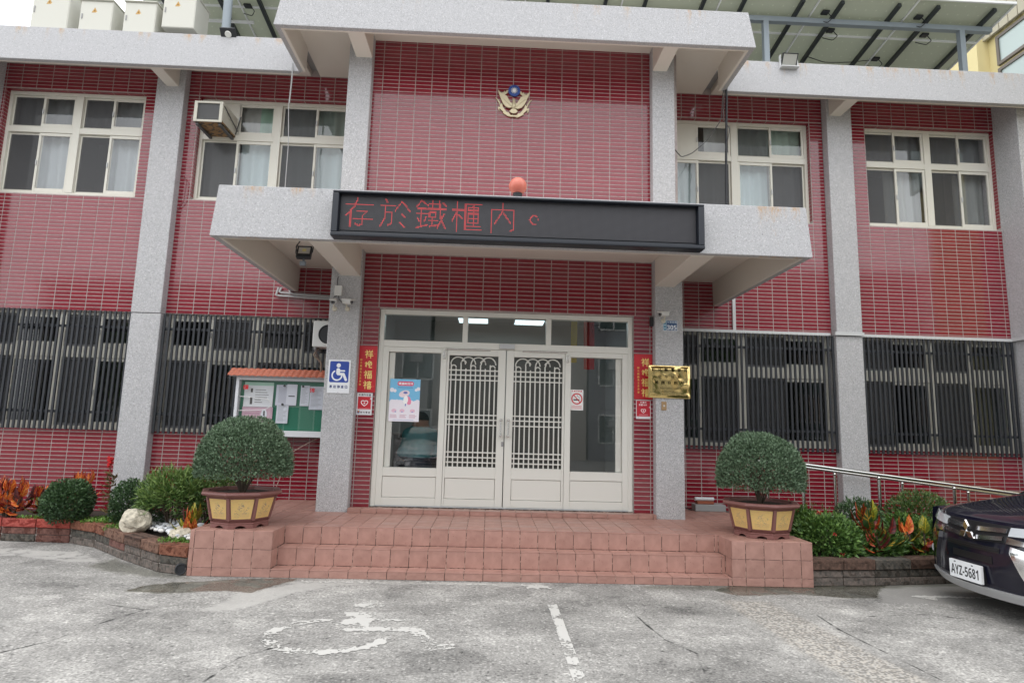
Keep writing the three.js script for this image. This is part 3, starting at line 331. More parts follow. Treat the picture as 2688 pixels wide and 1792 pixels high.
// ---------- ground ----------
{
  const W = 2048, H = 2048, X0 = -6.5, XS = 13, ZG = -0.3, ZZ = 6.8, col = new Uint8Array(W * H * 4), rgh = new Uint8Array(W * H * 4), bmp = new Uint8Array(W * H * 4);
  const poly = (P) => { const a = Math.min(...P.map((q) => q[0])) - 0.2, b = Math.max(...P.map((q) => q[0])) + 0.2, e = Math.min(...P.map((q) => q[1])) - 0.2, f = Math.max(...P.map((q) => q[1])) + 0.2; return (x, z) => { if (x < a || x > b || z < e || z > f) return -9; let c = false, dm = 9; for (let i = 0, j = P.length - 1; i < P.length; j = i++) { const [xi, yi] = P[i], [xj, yj] = P[j]; if (yi > z !== yj > z && x < (xj - xi) * (z - yi) / (yj - yi) + xi) c = !c; const dx = xj - xi, dz = yj - yi, t = clamp(((x - xi) * dx + (z - yi) * dz) / (dx * dx + dz * dz), 0, 1), d = Math.hypot(x - xi - t * dx, z - yi - t * dz); if (d < dm) dm = d; } return c ? dm : -dm; }; };
  const wet = [poly([[-3.59, 2.31], [-3.5, 2.14], [-3.26, 1.98], [-2.9, 1.83], [-2.32, 1.68], [-2.05, 1.7], [-2.3, 2.1], [-2.38, 2.27], [-2.62, 2.22], [-2.94, 2.31], [-3.21, 2.4]]), poly([[2.12, 1.87], [2.4, 1.66], [3.35, 1.56], [4.24, 1.4], [3.95, 1.78], [3.74, 2.08], [3.45, 2.09], [3.01, 1.98], [2.3, 2.08]])];
  const damp = [poly([[-4.55, 1.35], [-4.4, 0.9], [-3.8, 1.35], [-3.2, 1.7], [-2.9, 1.9], [-3.71, 1.75], [-4.19, 1.6]]), poly([[1.3, 1.72], [4.6, 1.3], [6, 1.1], [6, 1.5], [4.4, 1.62], [2.2, 1.95], [1.4, 1.9]])];
  const agg = poly([[2.0, 2.2], [2.6, 2.2], [2.66, 2.79], [2.78, 4.16], [2.8, 6], [2.2, 6], [2.16, 4.18], [2.1, 3.3]]);
  const smooth = poly([[4.2, 1.5], [6.4, 1.1], [6.4, 1.9], [5.0, 2.31], [3.67, 2.22], [3.9, 1.8]]);
  const pale = [poly([[-2.55, 2.83], [-2.5, 2.3], [-2.21, 2.05], [-1.9, 1.8], [-1.5, 1.8], [-2.0, 2.3], [-2.32, 2.88]]), poly([[-2.38, 1.9], [-2.01, 1.76], [0.36, 1.73], [0.46, 1.94], [0.18, 1.86], [-2.1, 1.92]]), poly([[-6.2, 0.5], [-5, 0.6], [-4.4, 1.2], [-5, 1.05], [-6.3, 0.8]]), poly([[-3.2, 1.95], [-2.6, 1.75], [-2.5, 1.86], [-3, 2.06]])];
  const seg = (a) => { const b0 = Math.min(...a.map((q) => q[0])) - 0.05, b1 = Math.max(...a.map((q) => q[0])) + 0.05, b2 = Math.min(...a.map((q) => q[1])) - 0.05, b3 = Math.max(...a.map((q) => q[1])) + 0.05; return (x, z) => { if (x < b0 || x > b1 || z < b2 || z > b3) return 9; let m = 9; for (let i = 0; i + 1 < a.length; i++) { const [x0, z0] = a[i], [x1, z1] = a[i + 1], dx = x1 - x0, dz = z1 - z0, t = clamp(((x - x0) * dx + (z - z0) * dz) / (dx * dx + dz * dz), 0, 1); m = Math.min(m, Math.hypot(x - x0 - t * dx, z - z0 - t * dz)); } return m; }; };
  const cracks = [seg([[1.1, 2.5], [1.14, 2.99], [1.2, 3.41], [1.35, 3.68], [1.25, 4.21], [1.3, 5.4]]), seg([[-3.6, 4.1], [-3.27, 3.62], [-3.21, 3.32], [-3.04, 2.86], [-2.7, 2.6]]), seg([[-3.04, 2.86], [-3.35, 2.75], [-3.9, 2.5]]), seg([[-1.9, 4.3], [-1.85, 3.9], [-1.6, 3.6]]), seg([[2.8, 2.3], [2.75, 3.1], [2.86, 4.2]]), seg([[3.2, 2.7], [3.8, 2.6], [4.2, 2.75]])];
  for (let j = 0; j < H; j++) for (let i = 0; i < W; i++) {
    const x = X0 + (i + 0.5) / W * XS, z = ZG + (j + 0.5) / H * ZZ, o = (j * W + i) * 4;
    const wob = 0.12 * (fbm(x * 3.1 + 50, z * 3.1, 3) - 0.5) + 0.03 * (noise(x * 22, z * 22) - 0.5);
    const big = fbm(x * 0.7 + 3, z * 0.9 + 8, 4), mid = fbm(x * 3.2 + 20, z * 4.2, 4), fine = noise(x * 90, z * 90), grit = noise(x * 150 + 7, z * 150);
    let v = 142 + 22 * (big - 0.5) + 44 * (mid - 0.5) + 34 * (fine - 0.5) + 40 * (grit - 0.5), wr = 1, wg = 0.987, wbb = 0.96, ro = 235, h = 128 + 60 * (fine - 0.5) + 60 * (grit - 0.5) + 20 * (mid - 0.5);
    const chip = noise(x * 60 + 31, z * 60); if (chip > 0.84) { v += 34; } else if (chip < 0.13) v -= 36;
    const worn = fbm(x * 1.9 + 90, z * 2.3 + 40, 5); if (worn > 0.56) v += 15 * sm(0.56, 0.68, worn) * (0.5 + fine);
    if (worn < 0.42) v -= 18 * sm(0.38, 0.28, worn);
    for (const f of pale) { const d = f(x, z) + wob * 1.3; if (d > -0.02) { const k = sm(-0.02, 0.05, d) * sm(0.3, 0.5, fbm(x * 9, z * 9 + 4, 3) + 0.1); v = lerp(v, 180 + 18 * (mid - 0.5), k * 0.8); } }
    const as = agg(x, z) + wob * 0.5; if (as > 0) { const c = noise(x * 75, z * 75), c2 = noise(x * 75 + 99, z * 75 + 31); const k = sm(0, 0.1, as) * 0.8; v = lerp(v, 122 + 62 * sm(0.3, 0.7, c) + 22 * (c2 - 0.5), k); wg = lerp(wg, 0.955, k * c2); wbb = lerp(wbb, 0.89, k * c2); h = lerp(h, 70 + 150 * c, k); }
    const ss = smooth(x, z) + wob * 0.3; if (ss > 0) { const k = sm(0, 0.03, ss) * 0.85; v = lerp(v, 142 + 18 * (mid - 0.5) + 6 * (grit - 0.5), k); h = lerp(h, 128, k); }
    for (const f of damp) { const d = f(x, z) + wob * 1.2; const k = sm(-0.02, 0.12, d); v *= 1 - 0.24 * k; wbb -= 0.04 * k; }
    for (const f of wet) { const d = f(x, z) + wob * 0.8; const k = sm(-0.012, 0.02, d); v *= 1 - 0.33 * k; wbb -= 0.05 * k; ro = lerp(ro, 50, k * sm(0.35, 0.6, fbm(x * 5, z * 5 + 60, 3) + 0.1)); h = lerp(h, 128, k * 0.8); }
    for (const f of cracks) { const d = f(x, z) + 0.02 * (noise(x * 14 + 5, z * 14) - 0.5); if (d < 0.009) { const k = (1 - d / 0.009) * (noise(x * 5 + 3, z * 5) > 0.4 ? 1 : 0.35); v *= 1 - 0.5 * k; h -= 60 * k; } }
    col[o] = clamp(v * wr, 0, 255); col[o + 1] = clamp(v * wg, 0, 255); col[o + 2] = clamp(v * wbb, 0, 255); col[o + 3] = 255;
    rgh[o] = rgh[o + 1] = rgh[o + 2] = ro; rgh[o + 3] = 255; bmp[o] = bmp[o + 1] = bmp[o + 2] = clamp(h, 0, 255); bmp[o + 3] = 255;
  }
  const tex = (d, s) => { const t = new THREE.DataTexture(d, W, H, THREE.RGBAFormat); if (s) t.colorSpace = THREE.SRGBColorSpace; t.magFilter = THREE.LinearFilter; t.wrapS = t.wrapT = THREE.MirroredRepeatWrapping; t.needsUpdate = true; return t; };
  const m = std(0xffffff, 1, { map: tex(col, true), roughnessMap: tex(rgh), bumpMap: tex(bmp), bumpScale: 0.006 });
  const g = new THREE.PlaneGeometry(120, 120, 1, 1).rotateX(-Math.PI / 2).translate(0, 0, 40), p = g.attributes.position, uv = g.attributes.uv;
  for (let i = 0; i < p.count; i++) uv.setXY(i, (p.getX(i) - X0) / XS, (p.getZ(i) - ZG) / ZZ);
  struct('ground', g, m);
}
// worn white road paint: sheets of paint with chipped edges
{
  const paint = (name, x0, z0, x1, z1, draw, seed, wear = 0.5) => {
    const w = 512, h = Math.round(512 * (z1 - z0) / (x1 - x0)), hh = Math.min(1024, h), r = rng(seed), c = document.createElement('canvas'); c.width = w; c.height = hh; const k = c.getContext('2d'); k.fillStyle = '#000'; k.fillRect(0, 0, w, hh); k.fillStyle = k.strokeStyle = '#fff'; k.lineCap = 'butt'; k.lineJoin = 'round'; k.setTransform(w / (x1 - x0), 0, 0, hh / (z1 - z0), -x0 * w / (x1 - x0), -z0 * hh / (z1 - z0)); draw(k);
    const d = k.getImageData(0, 0, w, hh).data, t = pixelTex(w, hh, (i, j) => { const x = x0 + i / w * (x1 - x0), z = z0 + (hh - 1 - j) / hh * (z1 - z0), ii = clamp(i + (noise(x * 40, z * 40) - 0.5) * 16, 0, w - 1) | 0, jj = clamp(hh - 1 - j + (noise(x * 40 + 9, z * 40) - 0.5) * 16, 0, hh - 1) | 0; const on = d[(jj * w + ii) * 4], f = fbm(x * 9 + seed, z * 9, 4) * 0.7 + noise(x * 60, z * 60) * 0.3, q = on > 100 && f > wear ? 255 : on > 100 && noise(x * 110, z * 110) > 0.72 ? 190 : 0; return [q, q, q]; }, false);
    t.wrapS = t.wrapT = THREE.ClampToEdgeWrapping;
    struct(name, plane(x1 - x0, z1 - z0).rotateX(-Math.PI / 2).translate((x0 + x1) / 2, 0.004, (z0 + z1) / 2), std([0.54, 0.53, 0.5], 0.8, { alphaMap: t, transparent: true }));
  };
  paint('road_marking', -2.0, 2.5, -0.35, 3.95, (k) => {
    k.beginPath(); k.ellipse(-1.215, 2.625, 0.135, 0.07, 0, 0, 7); k.fill();
    k.beginPath(); k.moveTo(-1.39, 2.84); k.lineTo(-1.105, 2.83); k.lineTo(-1.1, 2.99); k.lineTo(-0.87, 3.01); k.lineTo(-0.8, 3.05); k.lineTo(-1.1, 3.06); k.lineTo(-1.11, 3.2); k.lineTo(-0.95, 3.22); k.lineTo(-0.75, 3.2); k.lineTo(-0.66, 3.3); k.lineTo(-0.52, 3.6); k.lineTo(-0.41, 3.58); k.lineTo(-0.42, 3.68); k.lineTo(-0.57, 3.72); k.lineTo(-0.77, 3.31); k.lineTo(-1.4, 3.32); k.lineTo(-1.33, 3.0); k.closePath(); k.fill();
    k.lineWidth = 0.085; k.beginPath(); k.ellipse(-1.37, 3.42, 0.44, 0.36, 0, 0.15, Math.PI * 1.45); k.stroke();
  }, 3, 0.41);
  paint('road_marking', 0.33, 2.2, 0.53, 6, (k) => { k.fillRect(0.375, 2.5, 0.085, 3.4); }, 8, 0.45);
  paint('road_marking', -2.2, 1.74, 0.5, 2.0, (k) => { k.fillRect(-2.1, 1.8, 2.5, 0.055); k.fillRect(0.2, 1.82, 0.25, 0.12); }, 12, 0.46);
  paint('road_marking', 4.05, 1.9, 5.2, 2.2, (k) => { k.beginPath(); k.moveTo(4.1, 1.97); k.lineTo(4.32, 1.95); k.lineTo(5.1, 1.98); k.lineTo(5.1, 2.02); k.lineTo(4.36, 2.01); k.lineTo(4.3, 2.13); k.closePath(); k.fill(); }, 14, 0.34);
}

// ---------- flat signs: a plate with a printed face ----------
function sign(name, label, cat, x0, x1, y0, y1, z, draw, o = {}) {
  const w = x1 - x0, h = y1 - y0, ppm = o.ppm || 1400, t = canvas(Math.round(w * ppm), Math.round(h * ppm), (c, W, H) => { c.scale(ppm, ppm); draw(c, w, h); }), d = o.d || 0.006;
  const T = thing(name, label, cat, [(x0 + x1) / 2, (y0 + y1) / 2, z], o.group);
  mesh('plate', rb(-w / 2, w / 2, -h / 2, h / 2, 0, d, Math.min(0.004, d / 2.1), 1), std(o.back || [0.7, 0.7, 0.7], 0.5), T);
  mesh('printed_face', plane(w - 0.002, h - 0.002).translate(0, 0, d + 0.0012), phy(0xffffff, o.rough ?? 0.4, { map: t, metalness: o.metal || 0, }), T);
  return T;
}
sign('parking_sign', 'blue and white wheelchair parking sign on the stone column', 'sign', -2.364, -2.07, 1.98, 2.424, 0.152, (c, w, h) => {
  c.fillStyle = '#e9ebee'; c.fillRect(0, 0, w, h); c.fillStyle = '#2747a0'; c.beginPath(); c.roundRect(0.02, 0.02, w - 0.04, 0.282, 0.02); c.fill();
  c.fillStyle = c.strokeStyle = '#eef0f3'; c.lineCap = c.lineJoin = 'round'; c.beginPath(); c.arc(0.135, 0.075, 0.028, 0, 7); c.fill();
  c.lineWidth = 0.05; c.beginPath(); c.moveTo(0.133, 0.135); c.lineTo(0.133, 0.175); c.stroke(); c.lineWidth = 0.02; c.beginPath(); c.moveTo(0.15, 0.147); c.lineTo(0.215, 0.147); c.stroke();
  c.lineWidth = 0.034; c.beginPath(); c.moveTo(0.133, 0.19); c.lineTo(0.205, 0.19); c.lineTo(0.24, 0.265); c.stroke(); c.lineWidth = 0.02; c.beginPath(); c.arc(0.12, 0.208, 0.064, -0.35, Math.PI * 1.32); c.stroke();
  c.strokeStyle = '#26376e'; han(c, '專用停車位', 0.024, 0.338, 0.045, 0.0052, 0.051); c.fillStyle = '#555'; c.beginPath(); c.arc(w / 2, 0.009, 0.004, 0, 7); c.arc(w / 2, h - 0.009, 0.004, 0, 7); c.fill();
});
const couplet = (c, w, h) => {
  c.fillStyle = '#c31c2a'; c.fillRect(0, 0, w, h); const r = rng(8);
  for (const pass of [['#e9c65a', 0.0125], ['#f6e08d', 0.008]]) { c.strokeStyle = pass[0]; const y0 = 0.055; ['祥', '迎', '福', '禧'].forEach((g, i) => han(c, g, w * 0.38, y0 + i * 0.14, 0.112, pass[1])); }
  c.strokeStyle = '#e3c25c'; [...'彰化縣縣長王惠美賀'].forEach((g, i) => han(c, g, w * 0.17, 0.175 + i * 0.042, 0.03, 0.0035)); c.strokeStyle = '#e06a5a'; c.lineWidth = 0.003; c.strokeRect(w * 0.86, 0.1, 0.012, 0.012); c.strokeRect(w * 0.86, 0.54, 0.016, 0.02);
};
const spring = 'red spring festival paper with gold calligraphy';
sign('couplet_paper', spring + ' beside the wheelchair sign column', 'paper sign', -2.028, -1.757, 2.012, 2.64, 0.006, couplet, { d: 0.003, back: [0.5, 0.02, 0.03] });
sign('couplet_paper', spring + ' half covered by the brass plaque', 'paper sign', 1.762, 2.015, 2.024, 2.644, 0.006, couplet, { d: 0.003, back: [0.5, 0.02, 0.03] });
const heart = (c, x, y, s) => { c.lineWidth = s * 0.17; c.lineJoin = 'round'; c.strokeStyle = '#fff'; c.beginPath(); c.moveTo(x, y + s * 0.9); c.bezierCurveTo(x - s * 1.1, y + s * 0.25, x - s * 0.8, y - s * 0.5, x, y - s * 0.1); c.bezierCurveTo(x + s * 0.8, y - s * 0.5, x + s * 1.1, y + s * 0.25, x, y + s * 0.9); c.stroke(); c.fillStyle = '#fff'; c.beginPath(); c.moveTo(x + s * 0.12, y - s * 0.02); c.lineTo(x - s * 0.25, y + s * 0.38); c.lineTo(x - s * 0.02, y + s * 0.38); c.lineTo(x - s * 0.14, y + s * 0.68); c.lineTo(x + s * 0.24, y + s * 0.24); c.lineTo(x + s * 0.02, y + s * 0.24); c.fill(); };
sign('defibrillator_sign', 'white bordered red AED heart sign below the red paper by the parking sign', 'sign', -1.994, -1.788, 1.707, 2.002, 0.006, (c, w, h) => {
  c.fillStyle = '#e6e7ea'; c.fillRect(0, 0, w, h); c.strokeStyle = '#33363c'; han(c, '本場所設置', 0.018, 0.011, 0.03, 0.0032, 0.035); c.fillStyle = '#cc2030'; c.fillRect(0.015, 0.05, w - 0.03, 0.17);
  c.fillStyle = '#fff'; c.font = 'bold 0.03px sans-serif'; c.save(); c.scale(0.001, 0.001); c.font = 'bold 34px sans-serif'; c.textAlign = 'center'; c.fillText('AED', 500 * w * 2, 88); c.restore(); heart(c, w / 2, 0.118, 0.062); c.strokeStyle = '#f4dede'; c.lineWidth = 0.004; c.setLineDash([0.006, 0.003]); c.beginPath(); c.moveTo(0.03, 0.21); c.lineTo(w - 0.03, 0.21); c.stroke(); c.setLineDash([]);
  c.fillStyle = '#223a7a'; c.fillRect(0.014, 0.24, 0.03, 0.034); c.fillStyle = '#e08a2a'; c.beginPath(); c.arc(0.029, 0.25, 0.01, 0, 7); c.fill(); c.strokeStyle = '#333'; han(c, '新光電通', 0.055, 0.247, 0.027, 0.003, 0.034);
}, { d: 0.004 });
sign('defibrillator_sign', 'solid red AED heart sign below the brass plaque', 'sign', 1.787, 1.988, 1.757, 2.012, 0.006, (c, w, h) => {
  c.fillStyle = '#e6e3e6'; c.fillRect(0, 0, w, h); c.fillStyle = '#c01f33'; c.fillRect(0.007, 0.007, w - 0.014, h - 0.04); c.strokeStyle = '#fff'; han(c, '本場所', 0.055, 0.018, 0.026, 0.003, 0.031); han(c, '設置', 0.038, 0.05, 0.026, 0.003, 0.03);
  c.fillStyle = '#fff'; c.save(); c.scale(0.001, 0.001); c.font = 'bold 27px sans-serif'; c.fillText('AED', 100, 74); c.font = 'bold 25px sans-serif'; c.textAlign = 'center'; c.fillText('AED', 500 * w * 2, 106); c.restore(); heart(c, w / 2, 0.134, 0.044); c.strokeStyle = '#efc8cc'; c.lineWidth = 0.003; for (const y of [0.196, 0.206]) { c.beginPath(); c.moveTo(0.04, y); c.lineTo(w - 0.04, y); c.stroke(); } c.fillStyle = '#5a4a66'; c.save(); c.scale(0.001, 0.001); c.font = '13px sans-serif'; c.fillText('AED', 20, 244); c.restore();
}, { d: 0.004 });
sign('house_number', 'small blue enamel house number plate reading 305', 'sign', 2.124, 2.324, 2.958, 3.105, 0.152, (c, w, h) => {
  c.fillStyle = '#dfe7ee'; c.fillRect(0, 0, w, h); c.fillStyle = '#31537f'; c.fillRect(0.05, 0.006, w - 0.056, h - 0.012); c.fillStyle = '#3f83a0'; c.fillRect(0.006, 0.006, 0.04, h - 0.012); c.strokeStyle = '#dfe9f0'; han(c, '斗苑西路', 0.056, 0.012, 0.03, 0.0034, 0.035); han(c, '埤頭鄉', 0.012, 0.014, 0.028, 0.0026, 0, 0.042);
  c.fillStyle = '#eef2f5'; c.save(); c.scale(0.001, 0.001); c.font = 'bold 88px sans-serif'; c.fillText('305', 52, 132, 140); c.restore();
});
{ // brass plaque: dented sheet with engraved black lettering
  const x0 = 1.915, x1 = 2.487, y0 = 2.04, y1 = 2.476, w = x1 - x0, h = y1 - y0, T = thing('brass_plaque', 'dented polished brass plaque with black lettering on the stone column', 'plaque', [(x0 + x1) / 2, (y0 + y1) / 2, 0.15]);
  const t = canvas(1024, 780, (c) => { c.scale(1024 / w, 780 / h); c.fillStyle = '#dcc283'; c.fillRect(0, 0, w, h); c.strokeStyle = '#17130a'; han(c, '彰化縣警察局', 0.042, 0.03, 0.05, 0.006, 0.088); han(c, '北斗分局', 0.13, 0.125, 0.05, 0.006, 0.087); han(c, '埤頭分駐所', 0.083, 0.205, 0.05, 0.006, 0.088); c.fillStyle = '#1c170c'; c.save(); c.scale(0.001, 0.001); c.font = '30px sans-serif'; c.textAlign = 'center'; c.fillText('Pitou Police Station', 286, 312); c.fillText('Beidou Precinct', 286, 358); c.fillText('Changhua County Police Department', 286, 403, 500); c.restore(); });
  const g = new THREE.PlaneGeometry(w, h, 60, 46), p = g.attributes.position;
  for (let i = 0; i < p.count; i++) { const x = p.getX(i), y = p.getY(i), e = Math.min(w / 2 - Math.abs(x), h / 2 - Math.abs(y)), k = sm(0, 0.05, e); const a = fbm(x * 7 + 4, y * 7 + 2, 2) - 0.5, b = Math.abs(fbm(x * 5 + y * 3 + 20, y * 6 - x * 2, 2) - 0.5); p.setZ(i, 0.02 + k * (0.014 + 0.02 * a - 0.025 * b)); }
  g.computeVertexNormals(); mesh('engraved_face', g, phy(0xffffff, 0.13, { map: t, metalness: 1 }), T); mesh('backing', bx(-w / 2 + 0.003, w / 2 - 0.003, -h / 2 + 0.003, h / 2 - 0.003, 0.001, 0.016), std([0.45, 0.33, 0.12], 0.4, { metalness: 1 }), T);
}
{ const T = thing('bell_push', 'small brown bell push plate below the brass plaque', 'bell push', [2.13, 1.935, 0.15]); mesh('plate', rb(-0.035, 0.035, -0.058, 0.058, 0.0005, 0.012, 0.004), std([0.36, 0.23, 0.11], 0.5), T); mesh('button', rb(-0.012, 0.012, -0.012, 0.012, 0.012, 0.018, 0.003), std([0.6, 0.58, 0.52], 0.4), T); }
sign('poster', 'light blue and pink poster taped inside the side glass of the door', 'poster', -1.577, -1.165, 1.635, 2.21, -0.083, (c, w, h) => {
  const r = rng(5); c.fillStyle = '#7cc3ea'; c.fillRect(0, 0, w, h); c.fillStyle = '#f3eef6'; for (let i = 0; i < 40; i++) { c.beginPath(); c.arc(r() * w, 0.31 + r() * 0.03, 0.02 + r() * 0.02, 0, 7); c.fill(); } c.fillRect(0, 0.33, w, h); for (const [a, b, s] of [[0.03, 0.15, 0.03], [0.07, 0.16, 0.022], [0.39, 0.13, 0.025], [0.36, 0.145, 0.02]]) { c.beginPath(); c.arc(a, b, s, 0, 7); c.fill(); }
  c.fillStyle = '#e0527a'; c.beginPath(); c.roundRect(0.1, 0.03, 0.225, 0.062, 0.03); c.fill(); c.strokeStyle = '#fff'; han(c, '傾聽與陪伴', 0.115, 0.043, 0.036, 0.0042, 0.0405); c.strokeStyle = '#4a78b8'; c.lineWidth = 0.007; c.setLineDash([0.008, 0.003]); c.beginPath(); c.moveTo(0.11, 0.115); c.lineTo(0.31, 0.115); c.stroke(); c.setLineDash([]);
  c.fillStyle = '#f7e3ea'; c.beginPath(); c.ellipse(0.2, 0.2, 0.075, 0.045, -0.3, 0, 7); c.fill(); c.fillStyle = '#f08fae'; c.beginPath(); c.ellipse(0.26, 0.29, 0.035, 0.06, -0.3, 0, 7); c.fill(); c.fillStyle = '#fff'; c.beginPath(); c.ellipse(0.222, 0.285, 0.032, 0.06, 0.1, 0, 7); c.fill(); c.fillStyle = '#6a74b8'; c.fillRect(0.215, 0.335, 0.014, 0.03); c.beginPath(); c.ellipse(0.215, 0.185, 0.03, 0.016, 0, 0, 7); c.fill();
  c.fillStyle = '#e9c3d6'; for (const a of [0.07, 0.18, 0.32]) { c.beginPath(); c.ellipse(a, 0.43, 0.034, 0.024, 0, 0, 7); c.fill(); } c.fillStyle = '#8a9cd0'; for (const a of [0.08, 0.17, 0.31]) c.fillRect(a, 0.44, 0.02, 0.012); c.strokeStyle = '#b8647e'; c.lineWidth = 0.0035; for (let a = 0; a < 3; a++) for (let k = 0; k < 4; k++) { c.beginPath(); c.moveTo(0.02 + a * 0.13, 0.487 + k * 0.012); c.lineTo(0.12 + a * 0.13 - r() * 0.03, 0.487 + k * 0.012); c.stroke(); } c.strokeStyle = '#5a86c8'; c.beginPath(); c.moveTo(0.06, 0.555); c.lineTo(0.34, 0.555); c.stroke();
}, { d: 0.0008, rough: 0.5 });
sign('no_smoking_notice', 'white and red no smoking notice on the glass by the ornamental door', 'notice', 0.899, 1.076, 1.852, 2.134, -0.083, (c, w, h) => {
  c.fillStyle = '#eceae8'; c.fillRect(0, 0, w, h); c.fillStyle = '#c8303a'; c.strokeStyle = '#c8303a'; han(c, '本場所設置', 0.012, 0.008, 0.024, 0.0026, 0.031); c.lineWidth = 0.017; c.beginPath(); c.arc(w / 2, 0.125, 0.07, 0, 7); c.stroke(); c.fillStyle = '#2a2a2c'; c.fillRect(0.04, 0.13, 0.085, 0.018); c.strokeStyle = '#3a6a8a'; c.lineWidth = 0.006; c.beginPath(); c.moveTo(0.12, 0.115); c.bezierCurveTo(0.13, 0.09, 0.085, 0.1, 0.095, 0.075); c.stroke(); c.strokeStyle = '#c8303a'; c.lineWidth = 0.013; c.beginPath(); c.moveTo(0.045, 0.075); c.lineTo(0.135, 0.175); c.stroke(); c.lineWidth = 0.004; for (const y of [0.222, 0.235, 0.248, 0.261]) { c.beginPath(); c.moveTo(0.015, y); c.lineTo(w - 0.02, y); c.stroke(); }
}, { d: 0.0008, rough: 0.5 });
// ---------- LED display ----------
{
  const T = thing('led_display', 'long black LED message display with red characters on the canopy front', 'display', [0.056, 3.57, 1.69]);
  mesh('housing', [rb(-2.03, 2.03, 0.0, 0.045, 0.105, 0.27, 0.012), rb(-2.03, 2.03, 0.485, 0.51, 0.105, 0.265, 0.01), rb(-2.03, -1.962, 0.045, 0.485, 0.105, 0.265, 0.01), rb(1.962, 2.03, 0.045, 0.485, 0.105, 0.265, 0.01), bx(-1.96, 1.96, 0.046, 0.484, 0.105, 0.19)], phy([0.012, 0.016, 0.024], 0.35), T);
  const N = 320, R = 32, K = 6, lit = document.createElement('canvas'); lit.width = N * 4; lit.height = R * 4; const lc = lit.getContext('2d'); lc.fillStyle = '#000'; lc.fillRect(0, 0, N * 4, R * 4); lc.strokeStyle = '#fff'; lc.scale(4, 4); [...'存於鐵櫃內。'].forEach((g, i) => han(lc, g, 2 + i * 32, 1.5, 29, 1.25)); const ld = lc.getImageData(0, 0, N * 4, R * 4).data, on = (i, j) => ld[((j * 4 + 2) * N * 4 + i * 4 + 2) * 4] > 110;
  const face = canvas(N * K, R * K, (c) => { c.fillStyle = '#15161a'; c.fillRect(0, 0, N * K, R * K); for (let j = 0; j < R; j++) for (let i = 0; i < N; i++) { c.fillStyle = on(i, j) ? '#d04048' : '#5d5a60'; c.beginPath(); c.arc((i + 0.5) * K, (j + 0.5) * K, 1.7, 0, 7); c.fill(); } });
  const glow = canvas(N * K, R * K, (c) => { c.fillStyle = '#000'; c.fillRect(0, 0, N * K, R * K); for (let j = 0; j < R; j++) for (let i = 0; i < N; i++) if (on(i, j)) { c.fillStyle = '#ff1420'; c.beginPath(); c.arc((i + 0.5) * K, (j + 0.5) * K, 2.3, 0, 7); c.fill(); c.fillStyle = '#ffb0a0'; c.beginPath(); c.arc((i + 0.5) * K, (j + 0.5) * K, 1.0, 0, 7); c.fill(); } });
  mesh('screen', plane(3.9, 0.4).translate(0, 0.285, 0.2), phy(0xffffff, 0.5, { map: face, emissive: 0xffffff, emissiveMap: glow, emissiveIntensity: 0.8 }), T);
}
{ const T = thing('beacon_lamp', 'round red glass beacon lamp standing on the canopy above the LED display', 'lamp', [0.036, 4.098, 1.58]); mesh('socket', new THREE.LatheGeometry([[0, 0], [0.07, 0], [0.07, 0.02], [0.045, 0.04], [0.045, 0.13], [0.055, 0.15], [0.055, 0.17], [0, 0.17]].map((p) => new THREE.Vector2(...p)), 24), dark, T); mesh('globe', new THREE.SphereGeometry(0.103, 36, 24).translate(0, 0.255, 0), phy([0.72, 0.2, 0.14], 0.28, { transmission: 0.12, roughness: 0.35 }), T); }
